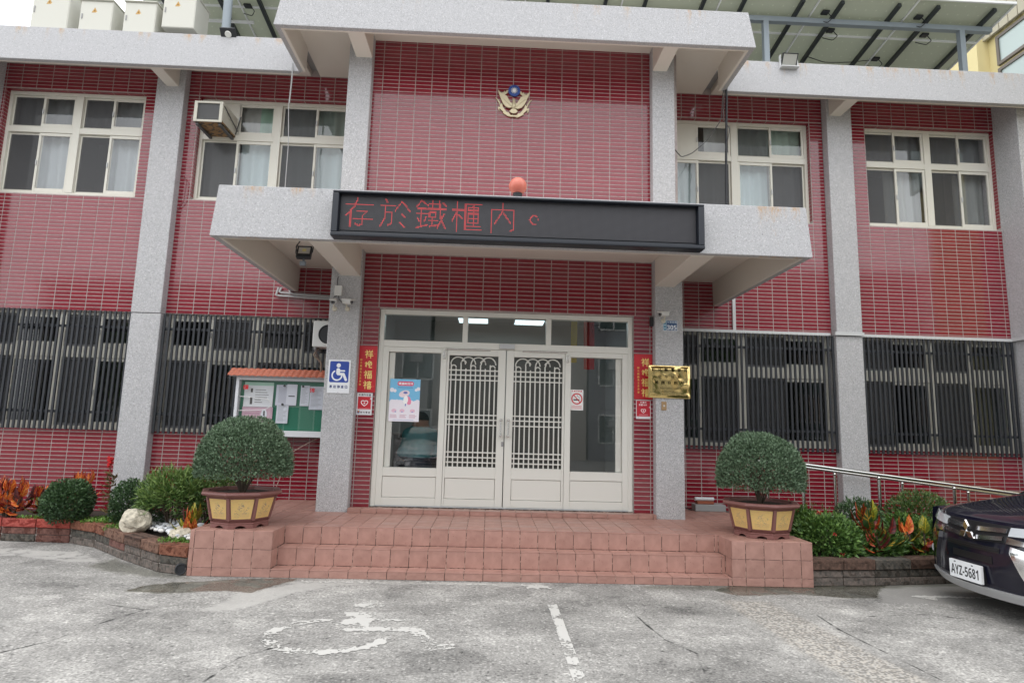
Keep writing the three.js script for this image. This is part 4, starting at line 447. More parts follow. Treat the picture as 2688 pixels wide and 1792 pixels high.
// ---------- police emblem ----------
{
  const T = thing('police_emblem', 'gold bird and laurel police emblem with blue sun disc on the tiled wall', 'emblem', [0, 6.27, 0.006]), goldM = phy([0.56, 0.49, 0.33], 0.42, { metalness: 0.55 }), S = 1 / 1829 * 140 / (1614.5 / 8.9);
  const U = (px, py) => [(px - 890) * 0.000421, (870 - py) * 0.000462]; // sketch grid to metres
  const ext = (name, pts, z0, d, m = goldM) => { const s = new THREE.Shape(); pts.forEach((q, i) => { const [a, b] = U(...q); i ? s.lineTo(a, b) : s.moveTo(a, b); }); s.closePath(); return mesh(name, new THREE.ExtrudeGeometry(s, { depth: d, bevelEnabled: true, bevelSize: 0.004, bevelThickness: 0.004, bevelSegments: 2 }).translate(0, 0, z0 + 0.004), m, T); };
  const mir = (pts) => pts.map(([a, b]) => [1780 - a, b + 22]).reverse();
  const wing = [[340, 510], [420, 590], [520, 660], [640, 700], [700, 800], [760, 900], [840, 950], [840, 1070], [740, 1090], [620, 1050], [540, 960], [470, 840], [420, 720], [370, 610]];
  const branch = [[260, 745], [340, 810], [410, 900], [440, 990], [490, 930], [520, 1060], [570, 1120], [660, 1230], [720, 1230], [800, 1320], [790, 1370], [690, 1340], [530, 1250], [560, 1230], [470, 1150], [400, 1100], [410, 1210], [370, 1120], [360, 1060], [440, 1060], [390, 920], [330, 830]];
  const ear = [[700, 490], [640, 490], [600, 560], [560, 510], [530, 580], [490, 570], [480, 640], [560, 660], [620, 600], [660, 570]];
  for (const f of [(p) => p, mir]) { ext('wing', f(wing), 0.012, 0.02); ext('laurel', f(branch), 0.002, 0.012); ext('ear_of_rice', f(ear), 0.002, 0.01); }
  for (const f of [0, 1]) for (let k = 0; k < 7; k++) { const a = [470 + k * 52, 760 + k * 42], b = [560 + k * 46, 830 + k * 40]; const q = f ? [[1780 - a[0], a[1] + 22], [1780 - b[0], b[1] + 22]] : [a, b]; const [u, v] = [U(...q[0]), U(...q[1])]; mesh('feather', rod([u[0], u[1], 0.042], [v[0], v[1], 0.042], 0.004, 0.003, 6), goldM, T); }
  ext('tail', [[840, 1120], [950, 1120], [1030, 1190], [980, 1250], [890, 1262], [800, 1240], [760, 1190]], 0.012, 0.016);
  mesh('body', new THREE.LatheGeometry([[0, 0], [0.026, 0.015], [0.034, 0.05], [0.03, 0.09], [0.02, 0.125], [0.021, 0.15], [0.014, 0.17], [0, 0.175]].map((p) => new THREE.Vector2(...p)), 20).scale(1, 1, 0.8).translate(0.004, -0.125, 0.03), goldM, T);
  mesh('ribbon', [rb(-0.055, 0.06, -0.235, -0.205, 0.004, 0.03, 0.008)], goldM, T);
  mesh('blue_disc', new THREE.CylinderGeometry(0.086, 0.086, 0.022, 40).rotateX(Math.PI / 2).translate(0.004, 0.172, 0.016), phy([0.02, 0.065, 0.27], 0.4), T);
  const wht = std([0.72, 0.72, 0.72], 0.4), rays = []; for (let k = 0; k < 12; k++) rays.push(new THREE.ConeGeometry(0.0085, 0.02, 4).translate(0, 0.045, 0).rotateZ(k * Math.PI / 6).translate(0.004, 0.172, 0.03)); mesh('sun_rays', rays, wht, T); mesh('sun_core', new THREE.CylinderGeometry(0.029, 0.029, 0.008, 32).rotateX(Math.PI / 2).translate(0.004, 0.172, 0.0315), wht, T);
}
// ---------- notice board ----------
{
  const T = thing('notice_board', 'roofed glass notice board with green felt beside the entrance column', 'notice board', [-3.15, 1.375, -0.76]), al = phy([0.7, 0.71, 0.74], 0.35), W = 1.5, H = 0.85, x0 = -0.755;
  mesh('frame', [rb(x0, x0 + 0.045, 0, H, -0.06, 0.05, 0.006), rb(x0 + W - 0.045, x0 + W, 0, H, -0.06, 0.05, 0.006), rb(x0 + 0.045, x0 + W - 0.045, 0, 0.085, -0.06, 0.05, 0.006), rb(x0 + 0.045, x0 + W - 0.045, H - 0.045, H, -0.06, 0.05, 0.006)], al, T);
  mesh('backing', bx(x0 + 0.04, x0 + W - 0.04, 0.08, H - 0.04, -0.062, -0.045), std([0.02, 0.16, 0.095], 0.85), T);
  mesh('pane', plane(W - 0.09, H - 0.13).translate(x0 + W / 2, 0.445, 0.035), glass, T);
  const rt = canvas(1024, 128, (c) => { const r = rng(3); c.fillStyle = '#c4694f'; c.fillRect(0, 0, 1024, 128); });
  const rg = new THREE.PlaneGeometry(W + 0.2, 0.22, 180, 24), p = rg.attributes.position; for (let i = 0; i < p.count; i++) { const u = (p.getX(i) * 11.5) % 1, a = u < 0 ? u + 1 : u, v = ((p.getY(i) + 0.11) / 0.22 * 4) % 1; p.setZ(i, 0.012 * Math.abs(Math.sin(a * Math.PI)) + 0.008 * (1 - v)); } rg.computeVertexNormals(); rg.rotateX(-0.95).translate(x0 + W / 2, H + 0.06, 0.06);
  mesh('tiled_roof', rg, phy([0.5, 0.16, 0.1], 0.28), T); mesh('roof_board', bx(x0 - 0.08, x0 + W + 0.08, H + 0.002, H + 0.022, -0.06, 0.12), al, T); mesh('wall_bracket', bx(x0 + 0.1, x0 + 0.14, 0.2, 0.24, -0.155, -0.063), grey, T); mesh('wall_bracket', bx(x0 + W - 0.14, x0 + W - 0.1, 0.2, 0.24, -0.155, -0.063), grey, T);
  mesh('pin_light', [tube([[x0 + 0.06, 0.565, 0.03], [x0 + 0.3, 0.55, 0.03], [x0 + 0.47, 0.53, 0.03], [x0 + 0.53, 0.45, 0.03], [x0 + 0.45, 0.39, 0.03], [x0 + 0.3, 0.365, 0.03], [x0 + 0.06, 0.36, 0.03]], 0.006, 6, 40)], std([0.75, 0.75, 0.75], 0.3), T);
  const pr = rng(61), sheetG = (w, h) => { const g = new THREE.PlaneGeometry(w, h, 4, 6), q = g.attributes.position; for (let i = 0; i < q.count; i++) q.setZ(i, 0.008 * Math.pow(0.5 - q.getY(i) / h, 2)); g.computeVertexNormals(); return g; };
  const sheet = (x, y, w, h, bg, marks, label, z = -0.03) => { const t = canvas(256, Math.round(256 * h / w), (c, cw, ch) => { c.fillStyle = bg; c.fillRect(0, 0, cw, ch); marks(c, cw, ch); }); solo('pinned_sheet', sheetG(w, h).translate(-3.15 + x, 1.375 + y, -0.76 + z), std(0xffffff, 0.7, { map: t }), label, 'paper'); };
  const txt = (c, w, h) => { c.fillStyle = '#7d7f88'; for (let k = 0; k < 15; k++) c.fillRect(w * 0.12, h * (0.08 + k * 0.055), w * (0.4 + pr() * 0.38), h * 0.012); };
  sheet(x0 + 0.31, 0.6, 0.42, 0.36, '#d9dce0', (c, w, h) => { c.fillStyle = '#9fc6b4'; c.fillRect(0, 0, w, h * 0.14); c.fillStyle = '#444'; c.fillRect(w * 0.22, h * 0.26, w * 0.07, h * 0.16); c.fillRect(w * 0.22, h * 0.6, w * 0.08, h * 0.3); c.fillStyle = '#888'; for (let k = 0; k < 6; k++) c.fillRect(w * 0.38, h * (0.3 + k * 0.1), w * (0.2 + pr() * 0.3), h * 0.03); }, 'white picture notice with a green heading inside the notice board');
  sheet(x0 + 0.31, 0.28, 0.44, 0.28, '#c9a9b8', (c, w, h) => { c.fillStyle = '#b58aa0'; for (let k = 0; k < 5; k++) c.fillRect(w * 0.08, h * (0.2 + k * 0.13), w * 0.5, h * 0.04); c.fillStyle = '#dfe4ec'; c.beginPath(); c.ellipse(w * 0.72, h * 0.4, w * 0.1, h * 0.3, 0, 0, 7); c.fill(); c.fillStyle = '#333'; c.fillRect(w * 0.7, h * 0.2, w * 0.05, h * 0.25); c.fillStyle = '#c02a30'; c.beginPath(); c.arc(w * 0.92, h * 0.85, w * 0.05, 0, 7); c.fill(); }, 'pink leaflet with a round picture low in the notice board');
  sheet(x0 + 0.71, 0.6, 0.3, 0.3, '#c6c9d6', txt, 'wide pale sheet pinned with a round black magnet high in the notice board');
  sheet(x0 + 0.79, 0.61, 0.15, 0.3, '#d2d5df', (c, w, h) => { c.fillStyle = '#33353c'; c.fillRect(w * 0.2, h * 0.55, w * 0.6, h * 0.05); }, 'narrow sheet with one bold line overlapping the wide pale sheet', -0.024);
  sheet(x0 + 0.67, 0.33, 0.17, 0.28, '#cfd3dd', txt, 'lone sheet hanging below the wide pale sheet on green felt');
  sheet(x0 + 0.98, 0.6, 0.13, 0.3, '#ccd0da', txt, 'sheet under a steel clip between two pale sheets'); sheet(x0 + 1.15, 0.57, 0.2, 0.34, '#c6cbd6', txt, 'creased sheet under the red character by the entrance column');
  for (const [g, x, y] of [['欄', x0 + 0.14, 0.7], ['佈', x0 + 1.1, 0.68]]) { const t = canvas(96, 96, (c) => { c.clearRect(0, 0, 96, 96); c.strokeStyle = '#d02028'; han(c, g, 8, 8, 80, 11); }); mesh('red_character', plane(0.085, 0.085).translate(x, y, 0.0365), std(0xffffff, 0.5, { map: t, transparent: true, side: THREE.DoubleSide }), T); }
  const mag = (x, y) => mesh('magnet', new THREE.CylinderGeometry(0.017, 0.017, 0.012, 16).rotateX(Math.PI / 2).translate(x, y, -0.014), dark, T); mag(x0 + 0.68, 0.735); mag(x0 + 0.67, 0.465); mag(x0 + 0.95, 0.735);
}
// ---------- cameras, boxes, wiring, lights and air conditioners on the facade ----------
const ivory = std([0.62, 0.58, 0.48], 0.5), white = std([0.7, 0.7, 0.68], 0.45);
function cctv(x, y, z, yaw, label, tilt = 0.25) {
  const T = thing('security_camera', label, 'camera', [x, y, z], 'bullet cameras on the entrance columns'), H = sub('housing', T);
  mesh('base', rod([0, -0.085, 0.001], [0, -0.085, 0.02], 0.034, 0.03, 20), ivory, T); mesh('arm', [rod([0, -0.08, 0.018], [0, -0.05, 0.07], 0.011), rod([0, -0.05, 0.07], [0, -0.01, 0.075], 0.011)], ivory, T);
  mesh('barrel', [rod([0, 0, -0.05], [0, 0, 0.085], 0.034, 0.036, 20), rb(-0.04, 0.04, 0.014, 0.04, -0.06, 0.11, 0.013)], white, H); mesh('lens', [rod([0, 0, 0.084], [0, 0, 0.0875], 0.032, 0.032, 20)], phy([0.01, 0.01, 0.012], 0.1), H); const leds = []; for (let k = 0; k < 8; k++) leds.push(new THREE.SphereGeometry(0.0045, 6, 4).translate(0.022 * Math.cos(k * 0.785), 0.022 * Math.sin(k * 0.785), 0.088)); mesh('infrared_leds', leds, std([0.5, 0.5, 0.5], 0.3), H);
  H.position.set(0, 0, 0.08); H.rotation.set(tilt, yaw, 0);
}
cctv(-2.335, 3.195, 0.15, 0.1, 'bullet camera facing forward above the wheelchair parking sign'); cctv(-2.165, 3.2, 0.15, 1.15, 'bullet camera turned towards the door above the wheelchair parking sign'); cctv(2.13, 3.175, 0.15, -1.1, 'bullet camera beside the house number plate');
{ const T = thing('junction_box', 'white plastic junction box on the column above two cameras', 'junction box', [-2.295, 3.355, 0.15]); mesh('lid', rb(-0.05, 0.05, -0.07, 0.07, 0.001, 0.05, 0.006), white, T); mesh('cable', [tube([[0, -0.07, 0.02], [0.02, -0.12, 0.03], [0.07, -0.17, 0.02]], 0.005), tube([[-0.02, -0.07, 0.02], [-0.06, -0.1, 0.03], [-0.05, -0.17, 0.03]], 0.005), tube([[-0.02, 0.07, 0.01], [-0.025, 0.16, 0.006], [-0.02, 0.2, 0.006]], 0.004)], dark, T); }
solo('black_speaker', [rb(1.978, 2.012, 3.03, 3.16, 0.012, 0.09, 0.008)], dark, 'small black box on the tiles beside the door camera', 'box');
{ const T = thing('floodlight', 'black floodlight with motion sensor hanging under the entrance canopy', 'floodlight', [-2.438, 3.56, 1.3]), rot = -0.35; const H = sub('head', T); H.rotation.x = rot;
  mesh('housing', [rb(-0.083, 0.083, -0.08, 0.08, -0.045, 0, 0.008), rb(-0.083, -0.068, -0.08, 0.08, 0.0005, 0.012, 0.004), rb(0.068, 0.083, -0.08, 0.08, 0.0005, 0.012, 0.004), rb(-0.068, 0.068, 0.066, 0.08, 0.0005, 0.012, 0.004), rb(-0.068, 0.068, -0.08, -0.03, 0.0005, 0.012, 0.004)], dark, H); mesh('reflector', plane(0.134, 0.095).translate(0, 0.018, 0.003), phy([0.75, 0.76, 0.74], 0.3, { metalness: 0.6 }), H); mesh('glass', plane(0.134, 0.095).translate(0, 0.018, 0.009), glass, H); mesh('emitter', rb(-0.022, 0.022, 0.005, 0.04, 0.0035, 0.006, 0.001, 1), std([0.8, 0.72, 0.3], 0.4), H);
  mesh('sensor', [rb(-0.035, 0.035, -0.17, -0.115, -0.01, 0.035, 0.01), rod([0, -0.12, 0], [0, -0.07, -0.01], 0.012)], std([0.16, 0.18, 0.2], 0.4), T); for (const q of [-1, 1]) mesh('bracket', tube([[q * 0.09, 0, -0.02], [q * 0.1, 0.07, -0.01], [q * 0.05, 0.14, 0], [q * 0.03, 0.39, 0]], 0.006), dark, T); mesh('cable', tube([[-0.083, -0.05, -0.03], [-0.11, 0, -0.04], [-0.1, 0.06, -0.03], [-0.06, 0.2, -0.05], [-0.05, 0.39, -0.06]], 0.005), dark, T); }
{ // window air conditioner
  const T = thing('window_air_conditioner', 'weathered window air conditioner jutting from the upstairs window', 'air conditioner', [-4.635, 6.07, -0.6]), body = std([0.56, 0.54, 0.46], 0.6), rust = pixelTex(128, 128, (x, y) => { const k = fbm(x / 18, y / 18, 4); return k > 0.5 ? [150, 120, 84] : k > 0.42 ? [116, 92, 66] : [84, 80, 74]; });
  mesh('casing', [bx(-0.215, 0.215, 0.318, 0.333, -0.6, 0), bx(-0.215, -0.202, 0.03, 0.318, -0.6, 0), bx(0.202, 0.215, 0.03, 0.318, -0.6, 0), rb(-0.215, -0.165, 0, 0.333, 0.0005, 0.02, 0.005), rb(0.165, 0.215, 0, 0.333, 0.0005, 0.02, 0.005), rb(-0.165, 0.165, 0.3, 0.333, 0.0005, 0.02, 0.005), rb(-0.165, 0.165, 0, 0.034, 0.0005, 0.02, 0.005)], body, T);
  mesh('coil', bx(-0.2, 0.2, 0.036, 0.316, -0.06, -0.012), std([0.09, 0.095, 0.1], 0.6), T); for (let k = 0; k < 16; k++) mesh('fin', bx(-0.165, 0.165, 0.042 + k * 0.0163, 0.045 + k * 0.0163, -0.011, -0.002), grey, T);
  mesh('base_pan', muv(bx(-0.21, 0.21, 0.006, 0.03, -0.6, -0.001), 3), std(0xffffff, 0.8, { map: rust }), T); const sup = std([0.1, 0.1, 0.1], 0.7); for (const g of [bar([-0.17, -0.02, -0.02], [-0.17, -0.02, -0.5], 0.04, 0.03), bar([0.17, -0.02, -0.02], [0.17, -0.02, -0.5], 0.04, 0.03), bar([0.28, 0.35, -0.48], [0.22, 0.05, -0.48], 0.012, 0.012), bar([0.22, 0.28, -0.02], [0.25, 0.1, -0.48], 0.012, 0.012)]) mesh('support', g, sup, T); mesh('filler_panel', bx(-0.3, 0.27, 0.06, 0.59, -0.535, -0.512), frameM, T);
}
{ const T = thing('condenser_unit', 'white air conditioner condenser on a bracket behind the wheelchair sign column', 'air conditioner', [-2.5, 2.66, -0.6]); mesh('casing', rb(-0.325, 0.09, 0.02, 0.41, -0.28, 0, 0.02), white, T); mesh('fan_grille', [new THREE.TorusGeometry(0.13, 0.012, 8, 30).translate(-0.1, 0.21, 0.002), new THREE.CylinderGeometry(0.12, 0.12, 0.004, 30).rotateX(Math.PI / 2).translate(-0.1, 0.21, 0.003)], dark, T); mesh('bracket', [bar([-0.28, 0, 0], [-0.28, 0, -0.41], 0.03, 0.03), bar([0.05, 0, 0], [0.05, 0, -0.41], 0.03, 0.03), bar([-0.28, -0.01, -0.02], [-0.28, -0.22, -0.4], 0.025, 0.025)], grey, T); mesh('pipe', tube([[-0.25, 0.03, -0.1], [-0.3, -0.1, -0.05], [-0.2, -0.2, -0.1], [-0.22, -0.45, -0.2]], 0.014), std([0.28, 0.22, 0.17], 0.7), T); }
solo('conduit_pipes', [tube([[-3.5, 3.62, -0.98], [-3.52, 3.5, -0.96], [-3.44, 3.49, -0.96], [-2.42, 3.46, -0.96]], 0.018, 8, 30), tube([[-3.46, 3.62, -0.98], [-3.47, 3.54, -0.95], [-3.38, 3.535, -0.95], [-2.42, 3.5, -0.95]], 0.016, 8, 30), tube([[-3.34, 3.6, -0.99], [-3.3, 3.54, -0.93], [-3.2, 3.51, -0.93], [-2.42, 3.475, -0.92]], 0.012, 8, 30)], std([0.42, 0.42, 0.42], 0.6), 'bundle of grey conduit pipes running under the canopy to the column', 'pipes');
solo('thick_cable', tube([[3.245, 6.88, -0.25], [3.25, 6.6, -0.262], [3.225, 5.7, -0.27], [3.2, 4.1, -0.27]], 0.019, 8, 30), dark, 'thick black cable hanging from roof to canopy', 'cable');
solo('loose_cable', [tube([[3.225, 6.88, -0.25], [3.195, 6.69, -0.27], [3.158, 6.3, -0.27], [2.943, 5.96, -0.27], [2.7, 5.73, -0.24], [2.46, 5.55, 0.0], [2.34, 5.6, 0.1]], 0.007, 6, 40), tube([[3.235, 6.88, -0.25], [3.2, 6.5, -0.26], [3.19, 6.3, -0.26], [3.28, 6.15, -0.25], [3.24, 5.95, -0.24]], 0.006, 6, 30)], std([0.08, 0.08, 0.08], 0.6), 'thin loose cable looping from the thick cable to the upper column', 'cable');
solo('hanging_wire', [tube([[-3.312, 6.88, -0.25], [-3.31, 6.6, -0.265], [-3.32, 6.2, -0.27], [-3.28, 5.6, -0.27], [-3.275, 4.1, -0.27]], 0.0065, 6, 40), tube([[-3.295, 6.88, -0.25], [-3.3, 6.6, -0.262], [-3.31, 6.25, -0.265]], 0.0065, 6, 20)], std([0.4, 0.4, 0.4], 0.5), 'grey wire hanging in front of the upstairs window', 'wire');
solo('earth_wire', tube([[-5.13, 5.37, ZS + 0.03], [-5.05, 5.25, ZS + 0.05], [-5.06, 4.95, ZS + 0.05], [-5.15, 4.8, ZS + 0.03]], 0.006, 6, 24), std([0.2, 0.05, 0.06], 0.6), 'thin dark wire bowed from the stone column beside the upstairs window', 'wire');
solo('slack_wire', tube([[-2.7, 1.38, -0.9], [-3.0, 1.15, -0.6], [-3.15, 0.7, -0.55], [-3.18, 0.46, -0.55]], 0.006, 6, 30), std([0.4, 0.3, 0.25], 0.7), 'brown wire slanting down from the notice board to the floor', 'wire');
{ const T = thing('stone_kerb_block', 'grey granite kerb block lying on the platform by the wall', 'stone', [3.06, YP, -0.82]); const g = rb(-0.225, 0.225, 0.001, 0.095, -0.09, 0.09, 0.008); mesh('block', muv(g), std([0.3, 0.31, 0.31], 0.85, { bumpMap: graniteB, bumpScale: 0.003 }), T); solo('loose_brick', rb(2.88, 3.13, YP + 0.096, YP + 0.14, -0.88, -0.78, 0.01), std([0.3, 0.09, 0.05], 0.9), 'worn red brick lying on the granite kerb block', 'brick'); solo('rolled_newspaper', [rod([2.86, YP + 0.168, -0.83], [3.14, YP + 0.168, -0.83], 0.027, 0.027, 18), rb(2.9, 3.1, YP + 0.165, YP + 0.172, -0.88, -0.83, 0.002, 1)], std([0.6, 0.64, 0.66], 0.5), 'rolled newspaper in plastic on top of the worn brick', 'newspaper'); solo('floor_cable', tube([[2.43, 0.75, -0.9], [2.55, 0.65, -0.88], [2.72, 0.5, -0.85], [2.8, 0.47, -0.8]], 0.009, 6, 24), dark, 'black cable drooping to the granite kerb block', 'cable'); }

// ---------- on the roof ----------
const boxM = std([0.6, 0.595, 0.53], 0.5);
const warn = canvas(64, 64, (c) => { c.clearRect(0, 0, 64, 64); c.fillStyle = '#c59d5c'; c.beginPath(); c.moveTo(32, 4); c.lineTo(60, 58); c.lineTo(4, 60); c.fill(); c.fillStyle = '#8d6a35'; c.fillRect(24, 30, 14, 18); c.fillStyle = '#ddd8c4'; c.beginPath(); c.moveTo(40, 60); c.lineTo(62, 44); c.lineTo(62, 62); c.fill(); });
const boxes = [[-7.375, -6.825, 7.345, 8.05, 'first pale electrical box at the sky end of the roof edge'], [-6.658, -6.172, 7.345, 7.9, 'second pale electrical box with a torn warning label on the roof edge'], [-5.997, -5.519, 7.345, 7.91, 'third pale electrical box next to the raised one on the roof edge'], [-5.423, -4.932, 7.52, 8.07, 'raised pale electrical box nearest the floodlight pole on the roof edge']];
for (const [a, b, y0, y1, label] of boxes) { const T = thing('electrical_box', label, 'electrical box', [(a + b) / 2, y0, -0.65], 'electrical boxes along the roof edge'), w = (b - a) / 2, h = y1 - y0; mesh('casing', rb(-w, w, 0, h, -0.26, 0.17, 0.01), boxM, T); mesh('lid', rb(-w - 0.015, w + 0.015, h, h + 0.018, -0.27, 0.2, 0.006), boxM, T); mesh('door_seam', [bx(-w + 0.012, w - 0.012, 0.012, h - 0.02, 0.1702, 0.174)], boxM, T); mesh('lock', rb(-w + 0.03, -w + 0.05, h * 0.45, h * 0.6, 0.1742, 0.182, 0.003), grey, T); mesh('warning_label', plane(0.1, 0.1).translate(-w * 0.1, h * 0.72, 0.1752), std(0xffffff, 0.7, { map: warn, transparent: true }), T); if (y0 > 7.4) for (const q of [-w + 0.07, w - 0.07]) mesh('stand', bx(q - 0.02, q + 0.02, 7.335 - y0, 0, -0.2, -0.16), galv, T); }
{ const T = thing('roof_spotlight', 'small square black floodlight at the foot of the grey roof pole', 'floodlight', [-4.325, 7.34, -0.315]), H = sub('head', T); H.rotation.x = 0.75; mesh('housing', rb(-0.115, 0.115, -0.09, 0.09, -0.045, 0, 0.01), dark, H); mesh('lens', rod([0, 0, 0.0005], [0, 0, 0.012], 0.05, 0.042, 24), phy([0.7, 0.7, 0.66], 0.25), H); mesh('bracket', [bar([-0.05, 0.02, -0.03], [-0.1, 0.02, -0.16], 0.02, 0.01)], dark, T); }
solo('roof_pole', [rod([-4.466, 7.33, -0.53], [-4.5, 10.2, -0.53], 0.064, 0.064, 20), rod([-4.466, 7.33, -0.53], [-4.466, 7.4, -0.53], 0.11, 0.09, 20)], galv, 'grey steel pole rising from the roof edge behind the small floodlight', 'pole');
{ const T = thing('roof_floodlight', 'square LED floodlight with pale lens clamped to the roof edge under solar racking', 'floodlight', [4.26, 7.34, -0.275]), H = sub('head', T); H.rotation.set(0.5, 0, 0.0); mesh('housing', [rb(-0.12, 0.12, -0.095, 0.095, -0.03, 0, 0.008), rb(-0.12, -0.107, -0.095, 0.095, 0.0005, 0.01, 0.003), rb(0.107, 0.12, -0.095, 0.095, 0.0005, 0.01, 0.003), rb(-0.107, 0.107, 0.082, 0.095, 0.0005, 0.01, 0.003), rb(-0.107, 0.107, -0.095, -0.082, 0.0005, 0.01, 0.003)], dark, H); mesh('lens', plane(0.213, 0.163).translate(0, 0, 0.004), phy([0.42, 0.42, 0.38], 0.25), H); mesh('bracket', [bx(-0.14, -0.125, -0.11, 0.09, -0.06, -0.02), bx(0.125, 0.14, -0.11, 0.09, -0.06, -0.02), bx(-0.14, 0.14, -0.125, -0.11, -0.06, 0.03)], pvc, T); }
{ // solar canopy seen from below
  const T = thing('solar_canopy', 'solar panels on grey steel racking sloping over the flat roof', 'solar panels'), tan = Math.tan(8.4 * Math.PI / 180), Y = (z) => 8.755 + tan * (z + 1.14), back = phy([0.42, 0.47, 0.39], 0.55, { transmission: 0.25, thickness: 0 }), alu = phy([0.88, 0.89, 0.9], 0.4), pur = std([0.03, 0.036, 0.04], 0.45);
  const cell = canvas(256, 256, (c) => { c.fillStyle = '#c6cabb'; c.fillRect(0, 0, 256, 256); c.fillStyle = 'rgba(226,230,214,0.8)'; for (let i = 0; i < 8; i++) for (let j = 0; j < 8; j++) { c.save(); c.translate(16 + i * 32, 16 + j * 32); c.rotate(0.785); c.fillRect(-2.5, -0.9, 5, 1.8); c.fillRect(-0.9, -2.5, 1.8, 5); c.restore(); } });
  back.map = cell; back.color = lin(1, 1, 1); back.transmission = 0.3;
  const zj = [-0.69, -1.557, -2.45, -3.35, -4.25, -5.15], xs = []; for (let x = 8.369; x > -7.9; x -= 1.638) xs.push(x);
  for (let i = 0; i + 1 < xs.length; i++) for (let j = 0; j + 1 < zj.length; j++) {
    const a = xs[i + 1] + 0.012, b = xs[i] - 0.012, z0 = zj[j + 1] + 0.012, z1 = zj[j] - 0.012, g = new THREE.BoxGeometry(b - a, 0.012, (z1 - z0) / Math.cos(0.1466)).rotateX(-0.1466).translate((a + b) / 2, Y((z0 + z1) / 2) + 0.02, (z0 + z1) / 2); g.rotateY(0); const p = g.attributes.position, uv = g.attributes.uv; for (let k = 0; k < p.count; k++) uv.setXY(k, p.getX(k) * 0.7, p.getZ(k) * 0.7);
    mesh('solar_panel', g, back, T);
  }
  for (const x of xs) { mesh('panel_frame', bar([x, Y(zj[0]) + 0.006, zj[0]], [x, Y(-5.15) + 0.006, -5.15], 0.024, 0.035), alu, T); }
  for (const z of zj) mesh('panel_frame', bx(xs[xs.length - 1], xs[0], Y(z) - 0.012, Y(z) + 0.03, z - 0.014, z + 0.014), alu, T);
  for (let i = 0; i + 1 < xs.length; i++) for (const o of [-0.29, -1.26]) mesh('purlin', bar([xs[i] + o, Y(-0.78) - 0.042, -0.78], [xs[i] + o, Y(-5.2) - 0.042, -5.2], 0.055, 0.065), pur, T);
  for (const z of [-1.14, -3.2, -5.0]) mesh('beam', bx(-7.5, 8.28, Y(z) - 0.162, Y(z) - 0.074, z - 0.045, z + 0.045), galv, T);
  for (const z of [-1.14, -5.0]) for (const x of [-7.2, 0.8, 4.302, 7.743]) mesh('post', bx(x - 0.045, x + 0.045, 7.33, Y(z) - 0.162, z - 0.045, z + 0.045), galv, T);
  for (const [x, z] of [[5.6, -1.41], [7.3, -1.41], [5.55, -2.3], [6.8, -2.02], [5.3, -1.03], [6.93, -1.03], [-4.6, -1.5]]) { mesh('junction_box', rb(x - 0.06, x + 0.06, Y(z) - 0.045, Y(z) - 0.008, z - 0.05, z + 0.05, 0.008), dark, T); mesh('lead', tube([[x + 0.05, Y(z) - 0.03, z], [x + 0.12, Y(z) - 0.12, z], [x + 0.06, Y(z) - 0.17, z - 0.05], [x - 0.1, Y(z) - 0.1, z - 0.1]], 0.007, 6, 24), dark, T); }
  mesh('lead', tube([[5.45, 8.6, -2.02], [5.85, 8.52, -2.07], [6.3, 8.54, -2.07], [6.7, 8.6, -2.07]], 0.007, 6, 30), dark, T); mesh('cable_tray', [bx(-5.7, -4.6, Y(-1.8) - 0.1, Y(-1.8) - 0.06, -1.82, -1.78)], alu, T);
}
{ // neighbouring building beyond the roof
  const T = thing('neighbour_building', 'cream yellow neighbouring building with bronze windows behind the solar canopy', 'building', [0, 0, 0]), wy = std([0.66, 0.57, 0.3], 0.85), br = std([0.14, 0.12, 0.1], 0.5);
  mesh('wall', [bx(9.86, 14, 0, 10.05, -9, 3)], wy, T); mesh('corner_pier', [bx(9.6, 9.9, 0, 10.05, -3.6, -2.98)], wy, T); mesh('upper_band', [bx(9.8, 14, 10.05, 12, -9, 3)], std([0.4, 0.37, 0.28], 0.9), T);
  const clad = std([0.42, 0.39, 0.3], 0.8); for (let k = 0; k < 26; k++) mesh('cladding_sheet', bx(9.74, 9.8, 9.75, 11.9, -3 + k * 0.22, -2.8 + k * 0.22), clad, T);
  for (const y of [7.4, 9.07]) for (const z of [-2.75, -0.7, 1.35]) { const w = sub('window', T), h = y > 9 ? 0.62 : 1.6; mesh('frame', [bx(9.8, 9.86, y, y + 0.06, z, z + 1.9), bx(9.8, 9.86, y + h - 0.06, y + h, z, z + 1.9), bx(9.8, 9.86, y + 0.06, y + h - 0.06, z, z + 0.06), bx(9.8, 9.86, y + 0.06, y + h - 0.06, z + 1.84, z + 1.9)], br, w); mesh('pane', bx(9.83, 9.85, y + 0.06, y + h - 0.06, z + 0.06, z + 1.84), phy([0.42, 0.5, 0.48], 0.1), w); }
}
// ---------- planting beds ----------
const soilM = std(0xffffff, 1, { map: pixelTex(256, 256, (x, y) => { const v = 46 + 40 * (fbm(x / 12, y / 12, 4) - 0.4) + 18 * (noise(x, y) - 0.5); return [v * 1.12, v * 0.95, v * 0.78]; }) });
function blockTex(r, g, b, seed) { return pixelTex(128, 128, (x, y) => { const k = fbm(x / 14 + seed, y / 14, 4) - 0.5, q = noise(x * 0.9 + seed, y * 0.9) - 0.5, d = fbm(x / 40 + seed * 3, y / 26, 3) > 0.6 ? -26 : 0; return [r + 70 * k + 24 * q + d, g + 56 * k + 22 * q + d, b + 50 * k + 20 * q + d]; }); }
const blockM = [[172, 82, 72, 1], [160, 76, 68, 2], [120, 76, 58, 3], [110, 82, 68, 4], [88, 68, 58, 5]].map((a) => { const t = blockTex(...a); return std(0xffffff, 0.95, { map: t, bumpMap: t, bumpScale: 0.01 }); });
